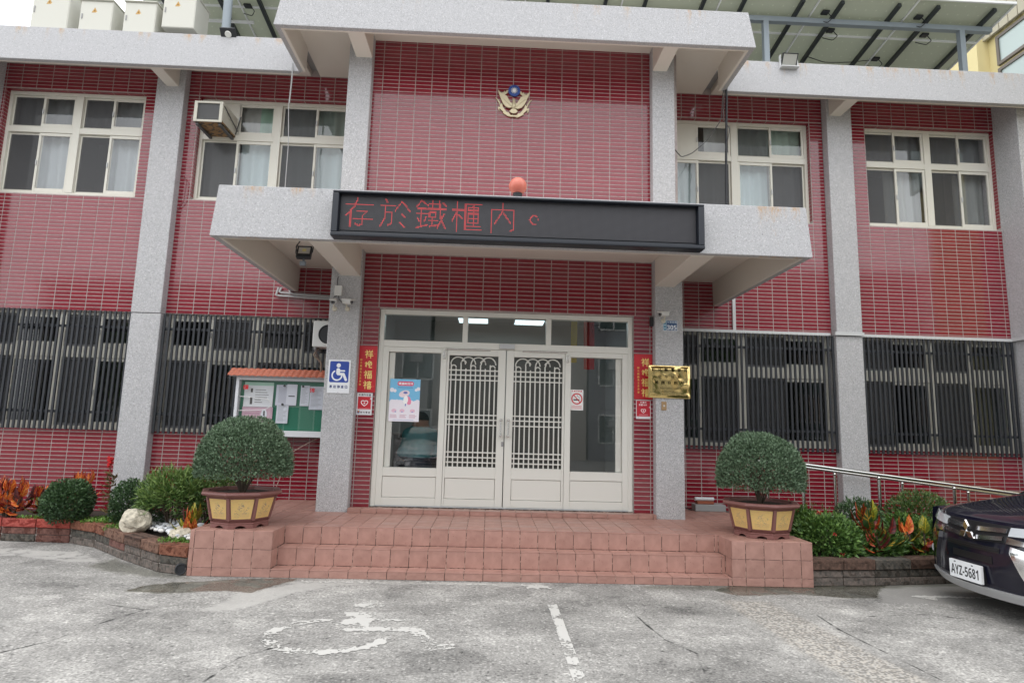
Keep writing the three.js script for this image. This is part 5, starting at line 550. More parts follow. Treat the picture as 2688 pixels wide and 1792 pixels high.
const stainM = [[104, 96, 90, 6], [84, 80, 74, 7], [112, 78, 70, 8]].map((a) => { const t = blockTex(...a); return std(0xffffff, 0.95, { map: t, bumpMap: t, bumpScale: 0.012 }); });
const joint = std([0.42, 0.4, 0.37], 0.95);
{ // low block kerb of the bed beside the pebbles
  const K = thing('planter_kerb', 'low kerb of rough red and brown blocks round the pebble bed', 'kerb'), path = [[-9, -0.04], [-6.35, 0.08], [-5.46, 0.13], [-5.0, 0.38], [-4.28, 1.02], [-3.62, 1.55], [-3.262, 1.69]], r = rng(12);
  const block = (a, b, y0, y1, w, m, off = 0) => { const dx = b[0] - a[0], dz = b[1] - a[1], L = Math.hypot(dx, dz), ux = dx / L, uz = dz / L; const g = muv(new RoundedBoxGeometry(L, y1 - y0, w, 2, 0.012), 4, r() * 5, r() * 5); const o = mesh(y0 > 0.16 ? 'cap_block' : 'wall_block', g, m, K); o.position.set((a[0] + b[0]) / 2 + uz * (w / 2 - off), (y0 + y1) / 2, (a[1] + b[1]) / 2 - ux * (w / 2 - off)); o.rotation.y = -Math.atan2(dz, dx); };
  const along = (step, f) => { for (let i = 0; i + 1 < path.length; i++) { const [a, b] = [path[i], path[i + 1]], L = Math.hypot(b[0] - a[0], b[1] - a[1]), n = Math.max(1, Math.round(L / step)); for (let k = 0; k < n; k++) { const t0 = (k + 0.012) / n, t1 = (k + 0.988) / n; f([lerp(a[0], b[0], t0), lerp(a[1], b[1], t0)], [lerp(a[0], b[0], t1), lerp(a[1], b[1], t1)], i, k); } } };
  along(0.36, (a, b, i) => block(a, b, 0.178, 0.285, 0.2, blockM[i < 2 ? (r() * 2) | 0 : 2 + ((r() * 3) | 0)], 0.015));
  along(0.4, (a, b, i) => { block(a, b, 0.092, 0.174, 0.16, i < 2 ? stainM[2] : stainM[(r() * 3) | 0]); block(a, b, 0.0, 0.088, 0.16, i < 2 && r() > 0.4 ? stainM[2] : stainM[(r() * 2) | 0]); });
  const inner = []; for (let i = 0; i + 1 < path.length; i++) { const [a, b] = [path[i], path[i + 1]], dx = b[0] - a[0], dz = b[1] - a[1], L = Math.hypot(dx, dz); inner.push(new THREE.BoxGeometry(L + 0.02, 0.27, 0.13).translate(0, 0.135, 0).rotateY(-Math.atan2(dz, dx)).translate((a[0] + b[0]) / 2 + dz / L * 0.082, 0, (a[1] + b[1]) / 2 - dx / L * 0.082)); } mesh('mortar', muv(mg(inner), 3), joint, K);
  const s = new THREE.Shape(); s.moveTo(-9, 1.0); for (const [x, z] of path) s.lineTo(x, -z + 0.1); s.lineTo(-3.262, 1.0); s.closePath(); struct('garden_soil', muv(new THREE.ShapeGeometry(s).rotateX(-Math.PI / 2).translate(0, 0.245, 0), 2), soilM);
}
{ // kerb of the bed beside the ramp
  const K = thing('ramp_planter_kerb', 'dark stained block kerb in front of the ramp planting', 'kerb'), r = rng(15), path = [[3.285, 1.63], [4.03, 1.565], [4.93, 1.4], [6.1, 1.15], [9, 0.9]];
  for (let i = 0; i + 1 < path.length; i++) { const [a, b] = [path[i], path[i + 1]], dx = b[0] - a[0], dz = b[1] - a[1], L = Math.hypot(dx, dz), n = Math.max(1, Math.round(L / 0.4)); for (let k = 0; k < n; k++) for (const [nm, y0, y1, w, m, off] of [['cap_block', 0.168, 0.275, 0.19, [blockM[4], blockM[4], stainM[1]][(r() * 3) | 0], 0.02], ['wall_block', 0.085, 0.165, 0.15, stainM[(r() * 2) | 0], 0], ['wall_block', 0, 0.082, 0.15, stainM[(r() * 2) | 0], 0]]) { const o = mesh(nm, muv(new RoundedBoxGeometry(L / n - 0.006, y1 - y0, w, 2, 0.01), 4, r() * 4, r() * 4), m, K), t = (k + 0.5) / n; o.position.set(lerp(a[0], b[0], t) + dz / L * (w / 2 - off), (y0 + y1) / 2, lerp(a[1], b[1], t) - dx / L * (w / 2 - off)); o.rotation.y = -Math.atan2(dz, dx); } }
  const s = new THREE.Shape(); s.moveTo(3.285, -0.42); s.lineTo(9, -0.42); s.lineTo(9, -0.85); s.lineTo(6.1, -1.1); s.lineTo(4.93, -1.35); s.lineTo(4.03, -1.5); s.lineTo(3.285, -1.56); s.closePath(); struct('garden_soil', muv(new THREE.ShapeGeometry(s).rotateX(-Math.PI / 2).translate(0, 0.235, 0), 2), soilM);
  const g = new THREE.BufferGeometry(), q = [[3.285, YP - 0.004], [8, -0.01]], z0 = ZS + 0.02, z1 = 0.42; g.setAttribute('position', new THREE.Float32BufferAttribute([q[0][0], q[0][1], z1, q[1][0], q[1][1], z1, q[1][0], q[1][1], z0, q[0][0], q[0][1], z1, q[1][0], q[1][1], z0, q[0][0], q[0][1], z0, q[0][0], 0, z1, q[1][0], -0.01, z1, q[0][0], q[0][1], z1], 3)); g.computeVertexNormals(); struct('ramp', muv(g, 2), stainM[0]);
}
{ // double handrail of the ramp
  for (const [z, xs, label, x0] of [[0.41, [3.863, 4.864, 5.858, 6.86], 'stainless steel ramp handrail standing beside the flower bed', 3.7], [-0.7, [3.9, 4.907, 5.921, 6.913], 'stainless steel ramp handrail standing close to the tiled wall', 3.75]]) {
    const T = thing('ramp_handrail', label, 'handrail', [0, 0, z]), Y = (x) => 1.205 - 0.108 * (x - 3.863) - (z < 0 ? 0.028 : 0.0);
    mesh('rail', [rod([x0, Y(x0) + 0.018, 0], [7.6, Y(7.6) + 0.018, 0], 0.0225, 0.0225, 16), new THREE.SphereGeometry(0.026, 12, 8).translate(x0, Y(x0) + 0.018, 0)], steel, T);
    for (const x of xs) { mesh('post', rod([x, Math.max(0.05, 0.44 - 0.097 * (x - 3.285)), 0], [x, Y(x) - 0.03, 0], 0.02, 0.02, 14), steel, T); mesh('ball', new THREE.SphereGeometry(0.026, 14, 10).translate(x, Y(x) - 0.025, 0), steel, T); }
  }
}
// ---------- plants ----------
const leafGeoCache = {};
// a cloud of folded leaves; f(k, r) -> [x, y, z, nx, ny, nz, size, tone]
function leaves(n, seed, f, len, wid, ca, cb, curl = 0.25) {
  const pos = new Float32Array(n * 36), col = new Float32Array(n * 36), r = rng(seed), q = new THREE.Quaternion(), v = V(0, 0, 0), up = V(0, 0, 1), dir = V(0, 0, 0), ax = V(0, 0, 0);
  const base = [[0, 0, 0], [0.5, 0.38, 0.1], [0, 0.5, 0], [-0.5, 0.38, 0.1], [0, 1, -curl]], tri = [0, 1, 2, 0, 2, 3, 1, 4, 2, 2, 4, 3]; let o = 0;
  for (let k = 0; k < n; k++) {
    const a = f(k, r); dir.set(a[3], a[4], a[5]).normalize(); q.setFromUnitVectors(V(0, 1, 0), dir); ax.copy(dir); const tw = new THREE.Quaternion().setFromAxisAngle(ax, r() * 6.283); q.premultiply(tw);
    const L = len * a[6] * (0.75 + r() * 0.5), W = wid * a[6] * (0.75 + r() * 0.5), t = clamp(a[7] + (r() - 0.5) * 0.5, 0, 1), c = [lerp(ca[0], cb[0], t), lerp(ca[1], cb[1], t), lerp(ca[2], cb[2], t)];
    for (const i of tri) { v.set(base[i][0] * W, base[i][1] * L, base[i][2] * L).applyQuaternion(q); pos[o] = v.x + a[0]; pos[o + 1] = v.y + a[1]; pos[o + 2] = v.z + a[2]; col[o] = c[0]; col[o + 1] = c[1]; col[o + 2] = c[2]; o += 3; }
  }
  const g = new THREE.BufferGeometry(); g.setAttribute('position', new THREE.BufferAttribute(pos, 3)); g.setAttribute('color', new THREE.BufferAttribute(col, 3)); g.computeVertexNormals(); return g;
}
const leafM = phy([1, 1, 1], 0.5, { vertexColors: true, side: THREE.DoubleSide, transmission: 0.12, thickness: 0 });
const barkM = std([0.075, 0.055, 0.04], 0.9);
const unit = (r) => { const z = r() * 2 - 1, a = r() * 6.283, s = Math.sqrt(1 - z * z); return [s * Math.cos(a), z, s * Math.sin(a)]; };
function shrub(name, label, cat, [x, y, z], { rx, ry, rz = rx, low = -1, n = 2000, len = 0.04, wid = 0.018, ca, cb, seed, stems = 6, base = 0, lump = 0.12, group, shell = 0.55, spread = 0.9 }) {
  const T = thing(name, label, cat, [x, y, z], group), r0 = rng(seed + 500), r1 = rng(seed + 900), cy = base + ry * (low > -1 ? -low : 1);
  const st = []; for (let k = 0; k < stems; k++) { const a = k / stems * 6.28 + r0(), e = [Math.cos(a) * rx * 0.55 * r0(), cy + ry * 0.2 * r0(), Math.sin(a) * rz * 0.55 * r0()]; st.push(tube([[Math.cos(a) * 0.02, 0, Math.sin(a) * 0.02], [e[0] * 0.45, (cy) * 0.5, e[2] * 0.45], e], 0.006 + r0() * 0.004, 5, 8)); const e2 = [Math.cos(a + 0.5) * rx * 0.8, cy - ry * 0.1 + r0() * ry * 0.3, Math.sin(a + 0.5) * rz * 0.8]; st.push(tube([[e[0] * 0.4, cy * 0.45, e[2] * 0.4], [(e[0] + e2[0]) * 0.45, cy * 0.8, (e[2] + e2[2]) * 0.45], e2], 0.004, 4, 6)); }
  mesh('stems', st, barkM, T);
  const bump = (u) => 1 + lump * (2 * fbm(u[0] * 2.6 + seed, u[1] * 2.6 + u[2] * 3.1 + 40, 3) - 1);
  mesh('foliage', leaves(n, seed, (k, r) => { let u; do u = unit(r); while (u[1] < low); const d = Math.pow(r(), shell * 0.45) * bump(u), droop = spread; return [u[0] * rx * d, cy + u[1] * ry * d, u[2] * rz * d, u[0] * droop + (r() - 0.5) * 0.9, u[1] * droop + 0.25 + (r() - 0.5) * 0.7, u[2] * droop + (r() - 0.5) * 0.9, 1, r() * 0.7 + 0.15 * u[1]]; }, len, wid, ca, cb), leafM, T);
  return T;
}
// glazed octagonal pots on the pedestals
function pot(x, z, label, seed, dull) {
  const T = thing('glazed_pot', label, 'plant pot', [x, YP, z], 'octagonal glazed pots on the pedestals'), mar = phy([0.2, 0.085, 0.075], 0.5, { bumpMap: tileBump, bumpScale: 0.002 });
  const L = (pts, open) => { const g = new THREE.LatheGeometry(pts.map((p) => new THREE.Vector2(...p)), 8).toNonIndexed(); g.computeVertexNormals(); return g; };
  mesh('body', L([[0.0, 0.075], [0.3, 0.075], [0.312, 0.09], [0.365, 0.315], [0.385, 0.335]]), mar, T);
  mesh('rim', L([[0.385, 0.33], [0.425, 0.342], [0.435, 0.357], [0.43, 0.374], [0.41, 0.382], [0.36, 0.378], [0.352, 0.36], [0.34, 0.32]]), mar, T);
  mesh('foot_ring', L([[0.28, 0.036], [0.305, 0.04], [0.316, 0.05], [0.302, 0.062], [0.318, 0.074], [0.26, 0.076]]), mar, T);
  const R = (t) => lerp(0.312, 0.365, t) * Math.cos(Math.PI / 8), tilt = Math.atan2((0.36 - 0.315) * Math.cos(Math.PI / 8), 0.2), r = rng(seed);
  const tex = canvas(192, 192, (c) => { c.fillStyle = '#d3b271'; c.fillRect(0, 0, 192, 192); for (let k = 0; k < 260; k++) { c.fillStyle = `rgba(${180 + r() * 40 | 0},${150 + r() * 40 | 0},${90 + r() * 40 | 0},0.25)`; c.fillRect(r() * 192, r() * 192, 4 + r() * 12, 3 + r() * 8); } const ink = (n, x, y, s) => { for (let k = 0; k < n; k++) { const a = r() * 6.3; c.strokeStyle = `rgba(${70 + r() * 40 | 0},${74 + r() * 30 | 0},${84 + r() * 40 | 0},${dull * (0.3 + r() * 0.5)})`; c.lineWidth = 1 + r() * 3; c.beginPath(); const px = x + (r() - 0.5) * s, py = y + (r() - 0.5) * s; c.moveTo(px, py); c.quadraticCurveTo(px + Math.cos(a) * 8, py + Math.sin(a) * 8, px + Math.cos(a + 0.6) * 14, py + Math.sin(a + 0.6) * 10); c.stroke(); } }; ink(26, 80, 90, 46); ink(18, 120, 120, 50); ink(14, 60, 140, 60); ink(6, 150, 80, 20); ink(10, 90, 50, 34); c.fillStyle = 'rgba(150,130,100,0.2)'; c.fillRect(20, 130, 150, 50); });
  const pm = phy(0xffffff, 0.4, { map: tex });
  for (let k = 0; k < 8; k++) {
    const a = (k + 0.5) * Math.PI / 4, s0 = 0.312 * Math.sin(Math.PI / 8) - 0.026, s1 = 0.365 * Math.sin(Math.PI / 8) - 0.024, y0 = 0.1, y1 = 0.306, g = new THREE.BufferGeometry(), t0 = (y0 - 0.09) / 0.225, t1 = (y1 - 0.09) / 0.225, e = 0.004;
    g.setAttribute('position', new THREE.Float32BufferAttribute([[-s0, y0, R(t0) + e], [s0, y0, R(t0) + e], [s1, y1, R(t1) + e], [-s0, y0, R(t0) + e], [s1, y1, R(t1) + e], [-s1, y1, R(t1) + e]].flat(), 3)); g.setAttribute('uv', new THREE.Float32BufferAttribute([0, 0, 1, 0, 1, 1, 0, 0, 1, 1, 0, 1], 2)); g.computeVertexNormals(); g.rotateY(a); mesh('painted_panel', g, pm, T);
    const v = k * Math.PI / 4; mesh('rib', bar([Math.sin(v) * 0.309, 0.085, Math.cos(v) * 0.309], [Math.sin(v) * 0.365, 0.325, Math.cos(v) * 0.365], 0.03, 0.026), mar, T);
    const f = new THREE.Shape(); f.moveTo(-0.118, 0); f.lineTo(-0.055, 0); f.quadraticCurveTo(-0.05, 0.018, -0.03, 0.02); f.quadraticCurveTo(0, 0.034, 0.03, 0.02); f.quadraticCurveTo(0.05, 0.018, 0.055, 0); f.lineTo(0.118, 0); f.lineTo(0.114, 0.04); f.lineTo(-0.114, 0.04); f.closePath(); mesh('foot', new THREE.ExtrudeGeometry(f, { depth: 0.025, bevelEnabled: true, bevelSize: 0.003, bevelThickness: 0.003, bevelSegments: 1 }).translate(0, 0.004, 0.258).rotateY(a), mar, T);
  }
  const sg = new THREE.CircleGeometry(0.345, 40).rotateX(-Math.PI / 2); mesh('soil', muv(sg.translate(0, 0.345, 0), 3), soilM, T);
}
pot(-2.9, 1.33, 'octagonal maroon pot with inked yellow panels beside the pebble bed', 3, 1); pot(2.915, 1.27, 'octagonal maroon pot with faded yellow panels beside the ramp planting', 6, 0.7);
const silver = { ca: [0.06, 0.11, 0.055], cb: [0.19, 0.28, 0.17] };
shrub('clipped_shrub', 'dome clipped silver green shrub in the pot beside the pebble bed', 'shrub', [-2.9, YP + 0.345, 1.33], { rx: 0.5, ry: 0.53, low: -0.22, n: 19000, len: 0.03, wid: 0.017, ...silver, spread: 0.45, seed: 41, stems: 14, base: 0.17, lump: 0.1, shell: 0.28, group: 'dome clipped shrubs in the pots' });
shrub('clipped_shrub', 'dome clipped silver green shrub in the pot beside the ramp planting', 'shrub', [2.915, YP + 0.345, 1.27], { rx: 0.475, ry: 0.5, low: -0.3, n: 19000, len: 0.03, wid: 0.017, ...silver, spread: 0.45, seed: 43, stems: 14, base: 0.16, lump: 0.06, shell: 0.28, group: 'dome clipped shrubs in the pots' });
const deep = { ca: [0.024, 0.062, 0.022], cb: [0.085, 0.165, 0.055] }, mid = { ca: [0.04, 0.105, 0.022], cb: [0.18, 0.31, 0.065] }, lime = { ca: [0.06, 0.14, 0.025], cb: [0.26, 0.36, 0.1] };
shrub('round_shrub', 'large round dark green shrub between the crotons and the column', 'shrub', [-5.55, 0.245, 0.1], { rx: 0.285, ry: 0.28, low: -0.85, n: 6000, len: 0.036, wid: 0.022, spread: 0.5, ...deep, seed: 51, stems: 6, base: 0.02 });
shrub('round_shrub', 'small round green shrub in front of the stone column by the rock', 'shrub', [-4.72, 0.245, 0.2], { rx: 0.22, ry: 0.3, low: -0.8, n: 3600, len: 0.036, wid: 0.02, spread: 0.5, ...deep, seed: 52, stems: 4, base: 0.02 });
shrub('leafy_shrub', 'bright green narrow leaved bamboo like shrub behind the rock', 'shrub', [-3.98, 0.245, 0.62], { rx: 0.4, ry: 0.3, rz: 0.3, low: -0.55, n: 1500, len: 0.115, wid: 0.02, ...lime, seed: 53, stems: 8, base: 0.26, spread: 0.5, shell: 0.8 });
shrub('leafy_shrub', 'tall green narrow leaved shrub rising beside the glazed pot', 'shrub', [-3.6, 0.245, 0.5], { rx: 0.42, ry: 0.4, rz: 0.32, low: -0.7, n: 1500, len: 0.1, wid: 0.022, ca: [0.05, 0.12, 0.025], cb: [0.2, 0.28, 0.08], seed: 54, stems: 8, base: 0.14, spread: 0.6, shell: 0.8 });
shrub('leafy_shrub', 'low dark green fine leaved bush between the two garden rocks', 'shrub', [-4.3, 0.245, 0.52], { rx: 0.2, ry: 0.23, low: -0.8, n: 1700, len: 0.045, wid: 0.018, ...deep, seed: 55, stems: 4 });
shrub('ixora_bush', 'dense glossy green bush spilling beside the pedestal', 'bush', [3.72, 0.22, 1.18], { rx: 0.42, ry: 0.27, rz: 0.3, low: -0.7, n: 3600, len: 0.062, wid: 0.028, ...mid, seed: 61, stems: 8, lump: 0.25 });
shrub('ixora_bush', 'dense glossy green bush in front of the taller yellowish bush', 'bush', [4.28, 0.22, 1.1], { rx: 0.4, ry: 0.2, rz: 0.28, low: -0.7, n: 2800, len: 0.062, wid: 0.028, ...mid, seed: 62, stems: 8, lump: 0.25 });
shrub('ixora_bush', 'dense glossy green bush next to the black car bumper', 'bush', [4.95, 0.22, 0.85], { rx: 0.42, ry: 0.26, rz: 0.3, low: -0.7, n: 3000, len: 0.062, wid: 0.028, ...mid, seed: 63, stems: 8, lump: 0.25 });
shrub('ixora_bush', 'dense glossy green bush half behind the glazed pot', 'bush', [3.45, 0.22, 0.9], { rx: 0.3, ry: 0.32, rz: 0.28, low: -0.7, n: 2400, len: 0.062, wid: 0.028, ...mid, seed: 64, stems: 8, lump: 0.25 });
shrub('round_shrub', 'dark green fine leaved shrub between the handrails by the column', 'shrub', [4.45, 0.24, 0.62], { rx: 0.28, ry: 0.33, low: -0.8, n: 2600, len: 0.05, wid: 0.018, ...deep, seed: 65, stems: 5 });
shrub('round_shrub', 'broad yellowish green shrub against the tiles past the column', 'shrub', [5.22, 0.24, 0.62], { rx: 0.46, ry: 0.39, rz: 0.3, low: -0.8, n: 3800, len: 0.05, wid: 0.018, ca: [0.035, 0.09, 0.02], cb: [0.13, 0.2, 0.045], seed: 66, stems: 6 });
shrub('sparse_shrub', 'thin sparse twiggy shrub showing the wall behind the pot', 'shrub', [3.75, 0.24, 0.75], { rx: 0.42, ry: 0.36, rz: 0.2, low: -0.6, n: 500, len: 0.04, wid: 0.016, ca: [0.05, 0.1, 0.02], cb: [0.16, 0.2, 0.06], seed: 67, stems: 10, lump: 0.4, shell: 1.2 });
{ const T = thing('flowers', 'small red flower clusters dotted over the glossy green bushes', 'flowers'); T.userData.group = undefined; delete T.userData.group; const r = rng(71), fm = std([0.45, 0.035, 0.03], 0.6); for (const [x, y, z] of [[3.66, 0.52, 1.45], [3.6, 0.72, 1.25], [4.15, 0.5, 1.35], [3.75, 0.3, 1.44], [4.9, 0.55, 1.05], [5.05, 0.45, 1.12], [3.95, 0.62, 1.2]]) { const l = []; for (let k = 0; k < 14; k++) l.push(new THREE.ConeGeometry(0.008, 0.02, 4).rotateX(r() * 3).rotateY(r() * 6).translate(x + (r() - 0.5) * 0.045, y + (r() - 0.5) * 0.03, z + (r() - 0.5) * 0.04)); mesh('flower_head', l, fm, T); } }
// crotons with broad coloured leaves, each leaf a piece of its own
const crotonLeaf = (() => { const g = new THREE.PlaneGeometry(1, 1, 4, 8), p = g.attributes.position; for (let i = 0; i < p.count; i++) { const t = p.getY(i) + 0.5, u = p.getX(i) * 2, w = Math.sin(Math.PI * Math.pow(t, 0.8)) * 0.5 + 0.02; p.setXYZ(i, u * w * 0.42, t, 0.16 * Math.abs(u) * w - 0.32 * t * t + 0.02 * Math.sin(t * 14) * u); } g.computeVertexNormals(); return g; })();
const crT = [['#7c1f18', '#d9762a'], ['#c4562a', '#f0b04a'], ['#6f7a2a', '#d8b83a'], ['#43191c', '#8e2a22'], ['#2c4a22', '#b98a30']].map(([a, b], s) => phy(0xffffff, 0.42, { side: THREE.DoubleSide, map: canvas(64, 128, (c) => { c.fillStyle = a; c.fillRect(0, 0, 64, 128); const r = rng(s + 2); c.strokeStyle = b; c.lineWidth = 4; c.beginPath(); c.moveTo(32, 0); c.lineTo(32, 128); c.stroke(); for (let k = 0; k < 14; k++) { c.globalAlpha = 0.35 + r() * 0.6; c.lineWidth = 1 + r() * 5; c.beginPath(); c.moveTo(32, k * 9); c.lineTo(r() > 0.5 ? 64 : 0, k * 9 - 16 - r() * 10); c.stroke(); } c.globalAlpha = 1; }) }));
function croton(label, [x, y, z], h, n, len, pal, seed) {
  const T = thing('croton', label, 'plant', [x, y, z], 'crotons in the beds'), r = rng(seed), st = []; const heads = [[0, 0]]; for (let k = 1; k < Math.ceil(n / 13); k++) heads.push([(r() - 0.5) * 0.42, (r() - 0.5) * 0.22]);
  heads.forEach(([hx, hz]) => st.push(tube([[hx * 0.3, 0, hz * 0.3], [hx * 0.7, h * 0.5, hz * 0.7], [hx, h, hz]], 0.009, 5, 8))); mesh('stem', st, barkM, T);
  for (let k = 0; k < n; k++) { const [hx, hz] = heads[k % heads.length], o = mesh('leaf', crotonLeaf, crT[pal[(r() * pal.length) | 0]], T), a = r() * 6.28, u = r(), s = len * (0.7 + r() * 0.5); o.position.set(hx + Math.sin(a) * 0.012, h * (0.22 + 0.8 * u), hz + Math.cos(a) * 0.012); o.rotation.order = 'YXZ'; o.rotation.set(lerp(1.5, 0.35, u) + (r() - 0.5) * 0.4, a, 0); o.scale.set(s, s, s); }
}
croton('tall orange and red croton at the end of the block kerb', [-6.35, 0.245, 0.0], 0.38, 130, 0.16, [0, 1, 1, 3, 0], 81); croton('dark leaved croton with yellow patches beside the large round shrub', [-5.98, 0.245, -0.12], 0.3, 120, 0.14, [0, 2, 3, 3, 4, 1], 82); croton('pale orange croton peeping over the large round shrub', [-5.72, 0.245, -0.35], 0.5, 40, 0.15, [0, 1], 83);
croton('yellow leaved croton low between bamboo shrub and glazed pot', [-3.5, 0.245, 1.12], 0.2, 24, 0.19, [1, 2, 3, 0], 84); croton('large brown green croton in the middle of the ramp bed', [4.22, 0.25, 1.22], 0.38, 26, 0.23, [0, 4, 2, 0, 4], 85); croton('drooping red croton in front of the ramp kerb planting', [4.36, 0.24, 1.3], 0.26, 18, 0.2, [0, 3, 4], 86); croton('orange yellow croton next to the car bumper', [4.86, 0.24, 1.2], 0.28, 18, 0.19, [1, 2, 0], 87); croton('orange croton against the tiled wall past the yellowish shrub', [5.9, 0.24, 0.55], 0.36, 28, 0.22, [1, 0, 2], 88);
{ const T = thing('cockscomb', 'single tall red cockscomb flower beside the stone column', 'flower', [-5.06, 0.245, 0.02]); mesh('stem', tube([[0, 0, 0], [-0.03, 0.3, 0], [-0.06, 0.62, 0.0], [-0.07, 0.75, 0]], 0.008, 6, 20), std([0.2, 0.06, 0.04], 0.8), T); const r = rng(4), l = []; for (let k = 0; k < 60; k++) { const t = r(); l.push(new THREE.IcosahedronGeometry(0.007 + r() * 0.009, 0).translate(-0.075 + (r() - 0.5) * 0.055 * (0.3 + t), 0.7 + t * 0.13, (r() - 0.5) * 0.04)); } mesh('flower_head', l, std([0.5, 0.012, 0.015], 0.8), T); mesh('foliage', leaves(60, 9, (k, q) => [-0.03 + (q() - 0.5) * 0.1, 0.12 + q() * 0.5, (q() - 0.5) * 0.1, (q() - 0.5) * 2, 0.3, (q() - 0.5) * 2, 1, q()], 0.1, 0.035, [0.08, 0.06, 0.02], [0.2, 0.14, 0.05]), leafM, T); }
{ // ground cover, rocks, pebbles
  const cover = (x0, x1, z0, z1, n, seed, y = 0.25) => { const r = rng(seed); return leaves(n, seed, (k, q) => [lerp(x0, x1, q()), y + q() * 0.05, lerp(z0, z1, q()), q() - 0.5, 0.7, q() - 0.5, 1, q()], 0.04, 0.018, [0.07, 0.17, 0.02], [0.2, 0.36, 0.06]); };
  const gc1 = solo('ground_cover', [cover(-5.25, -4.75, -0.1, 0.3, 900, 5), cover(-6.2, -5.3, 0.0, 0.12, 300, 6), cover(-3.7, -3.36, 1.25, 1.5, 260, 7), cover(-4.75, -4.5, 0.45, 0.7, 160, 8), cover(3.5, 5, 1.0, 1.3, 200, 9)], leafM, 'bright green ground cover growing along the garden kerb', 'ground cover'); gc1.userData.kind = 'stuff';
  const rockM = std(0xffffff, 0.95, { map: pixelTex(256, 256, (x, y) => { const k = fbm(x / 30, y / 20, 5) - 0.5, v = 186 + 90 * k; return [v, v * 0.96, v * 0.87]; }) });
  const rock = (x, y, z, sx, sy, sz, seed, label) => { const g = new THREE.IcosahedronGeometry(1, 4), p = g.attributes.position; for (let i = 0; i < p.count; i++) { const a = p.getX(i), b = p.getY(i), c = p.getZ(i), d = 0.72 + 0.75 * Math.abs(fbm(a * 1.5 + seed, b * 1.7 + c * 1.9 + seed, 2) - 0.35) + 0.14 * Math.abs(noise(a * 4 + seed, b * 4 + c * 3) - 0.5); p.setXYZ(i, a * d * sx, b * d * sy, c * d * sz); } g.computeVertexNormals(); solo('garden_rock', muv(g.translate(x, y, z), 3), rockM, label, 'rock', 'rocks in the pebble bed'); };
  rock(-4.27, 0.39, 0.84, 0.18, 0.15, 0.13, 3, 'pale angular rock beside the small round shrub in the pebble bed'); rock(-3.56, 0.33, 1.2, 0.16, 0.08, 0.12, 9, 'low flat rock next to the pedestal in the pebble bed');
  const T = thing('pebble_bed', 'bed of white and grey rounded pebbles inside the block kerb', 'pebbles', [0, 0.25, 0]), r = rng(33), pg = [0, 1, 2].map((k) => { const g = new THREE.SphereGeometry(1, 8, 6), p = g.attributes.position; for (let i = 0; i < p.count; i++) { const d = 0.9 + 0.25 * (noise(p.getX(i) * 1.5 + k * 9 + 20, p.getY(i) * 1.5 + p.getZ(i) + 20) - 0.3); p.setXYZ(i, p.getX(i) * d, p.getY(i) * d, p.getZ(i) * d); } g.computeVertexNormals(); return g; }), pm = [[0.66, 0.68, 0.7], [0.52, 0.54, 0.57], [0.72, 0.71, 0.68], [0.38, 0.4, 0.42]].map((c) => std(c, 0.55));
  let made = 0; for (let k = 0; k < 2000 && made < 280; k++) { const t = r(), u = 0.2 + r() * 0.42, x = lerp(-4.88, -3.4, t) - 0 + u * 0.55, z = lerp(0.42, 1.62, t) - u * 0.62; if (x > -3.3 || z > 1.46 || (x < -4.62 && z < 0.35)) continue; const s = 0.017 + r() * r() * 0.026, o = mesh('pebble', pg[(r() * 3) | 0], pm[(r() * 3.4) | 0], T); o.position.set(x, 0.03 + u * 0.11 + s * 0.35 + r() * 0.012, z); o.scale.set(s * (1 + r() * 0.5), s * 0.72, s); o.rotation.y = r() * 6; made++; }
  solo('drain_pipe', [new THREE.TorusGeometry(0.05, 0.008, 8, 24).rotateY(0.6).translate(-3.31, 0.07, 1.705), rod([-3.31, 0.07, 1.7], [-3.36, 0.07, 1.6], 0.05, 0.05, 20)], dark, 'black drain pipe mouth between the kerb and the pedestal', 'pipe');
}

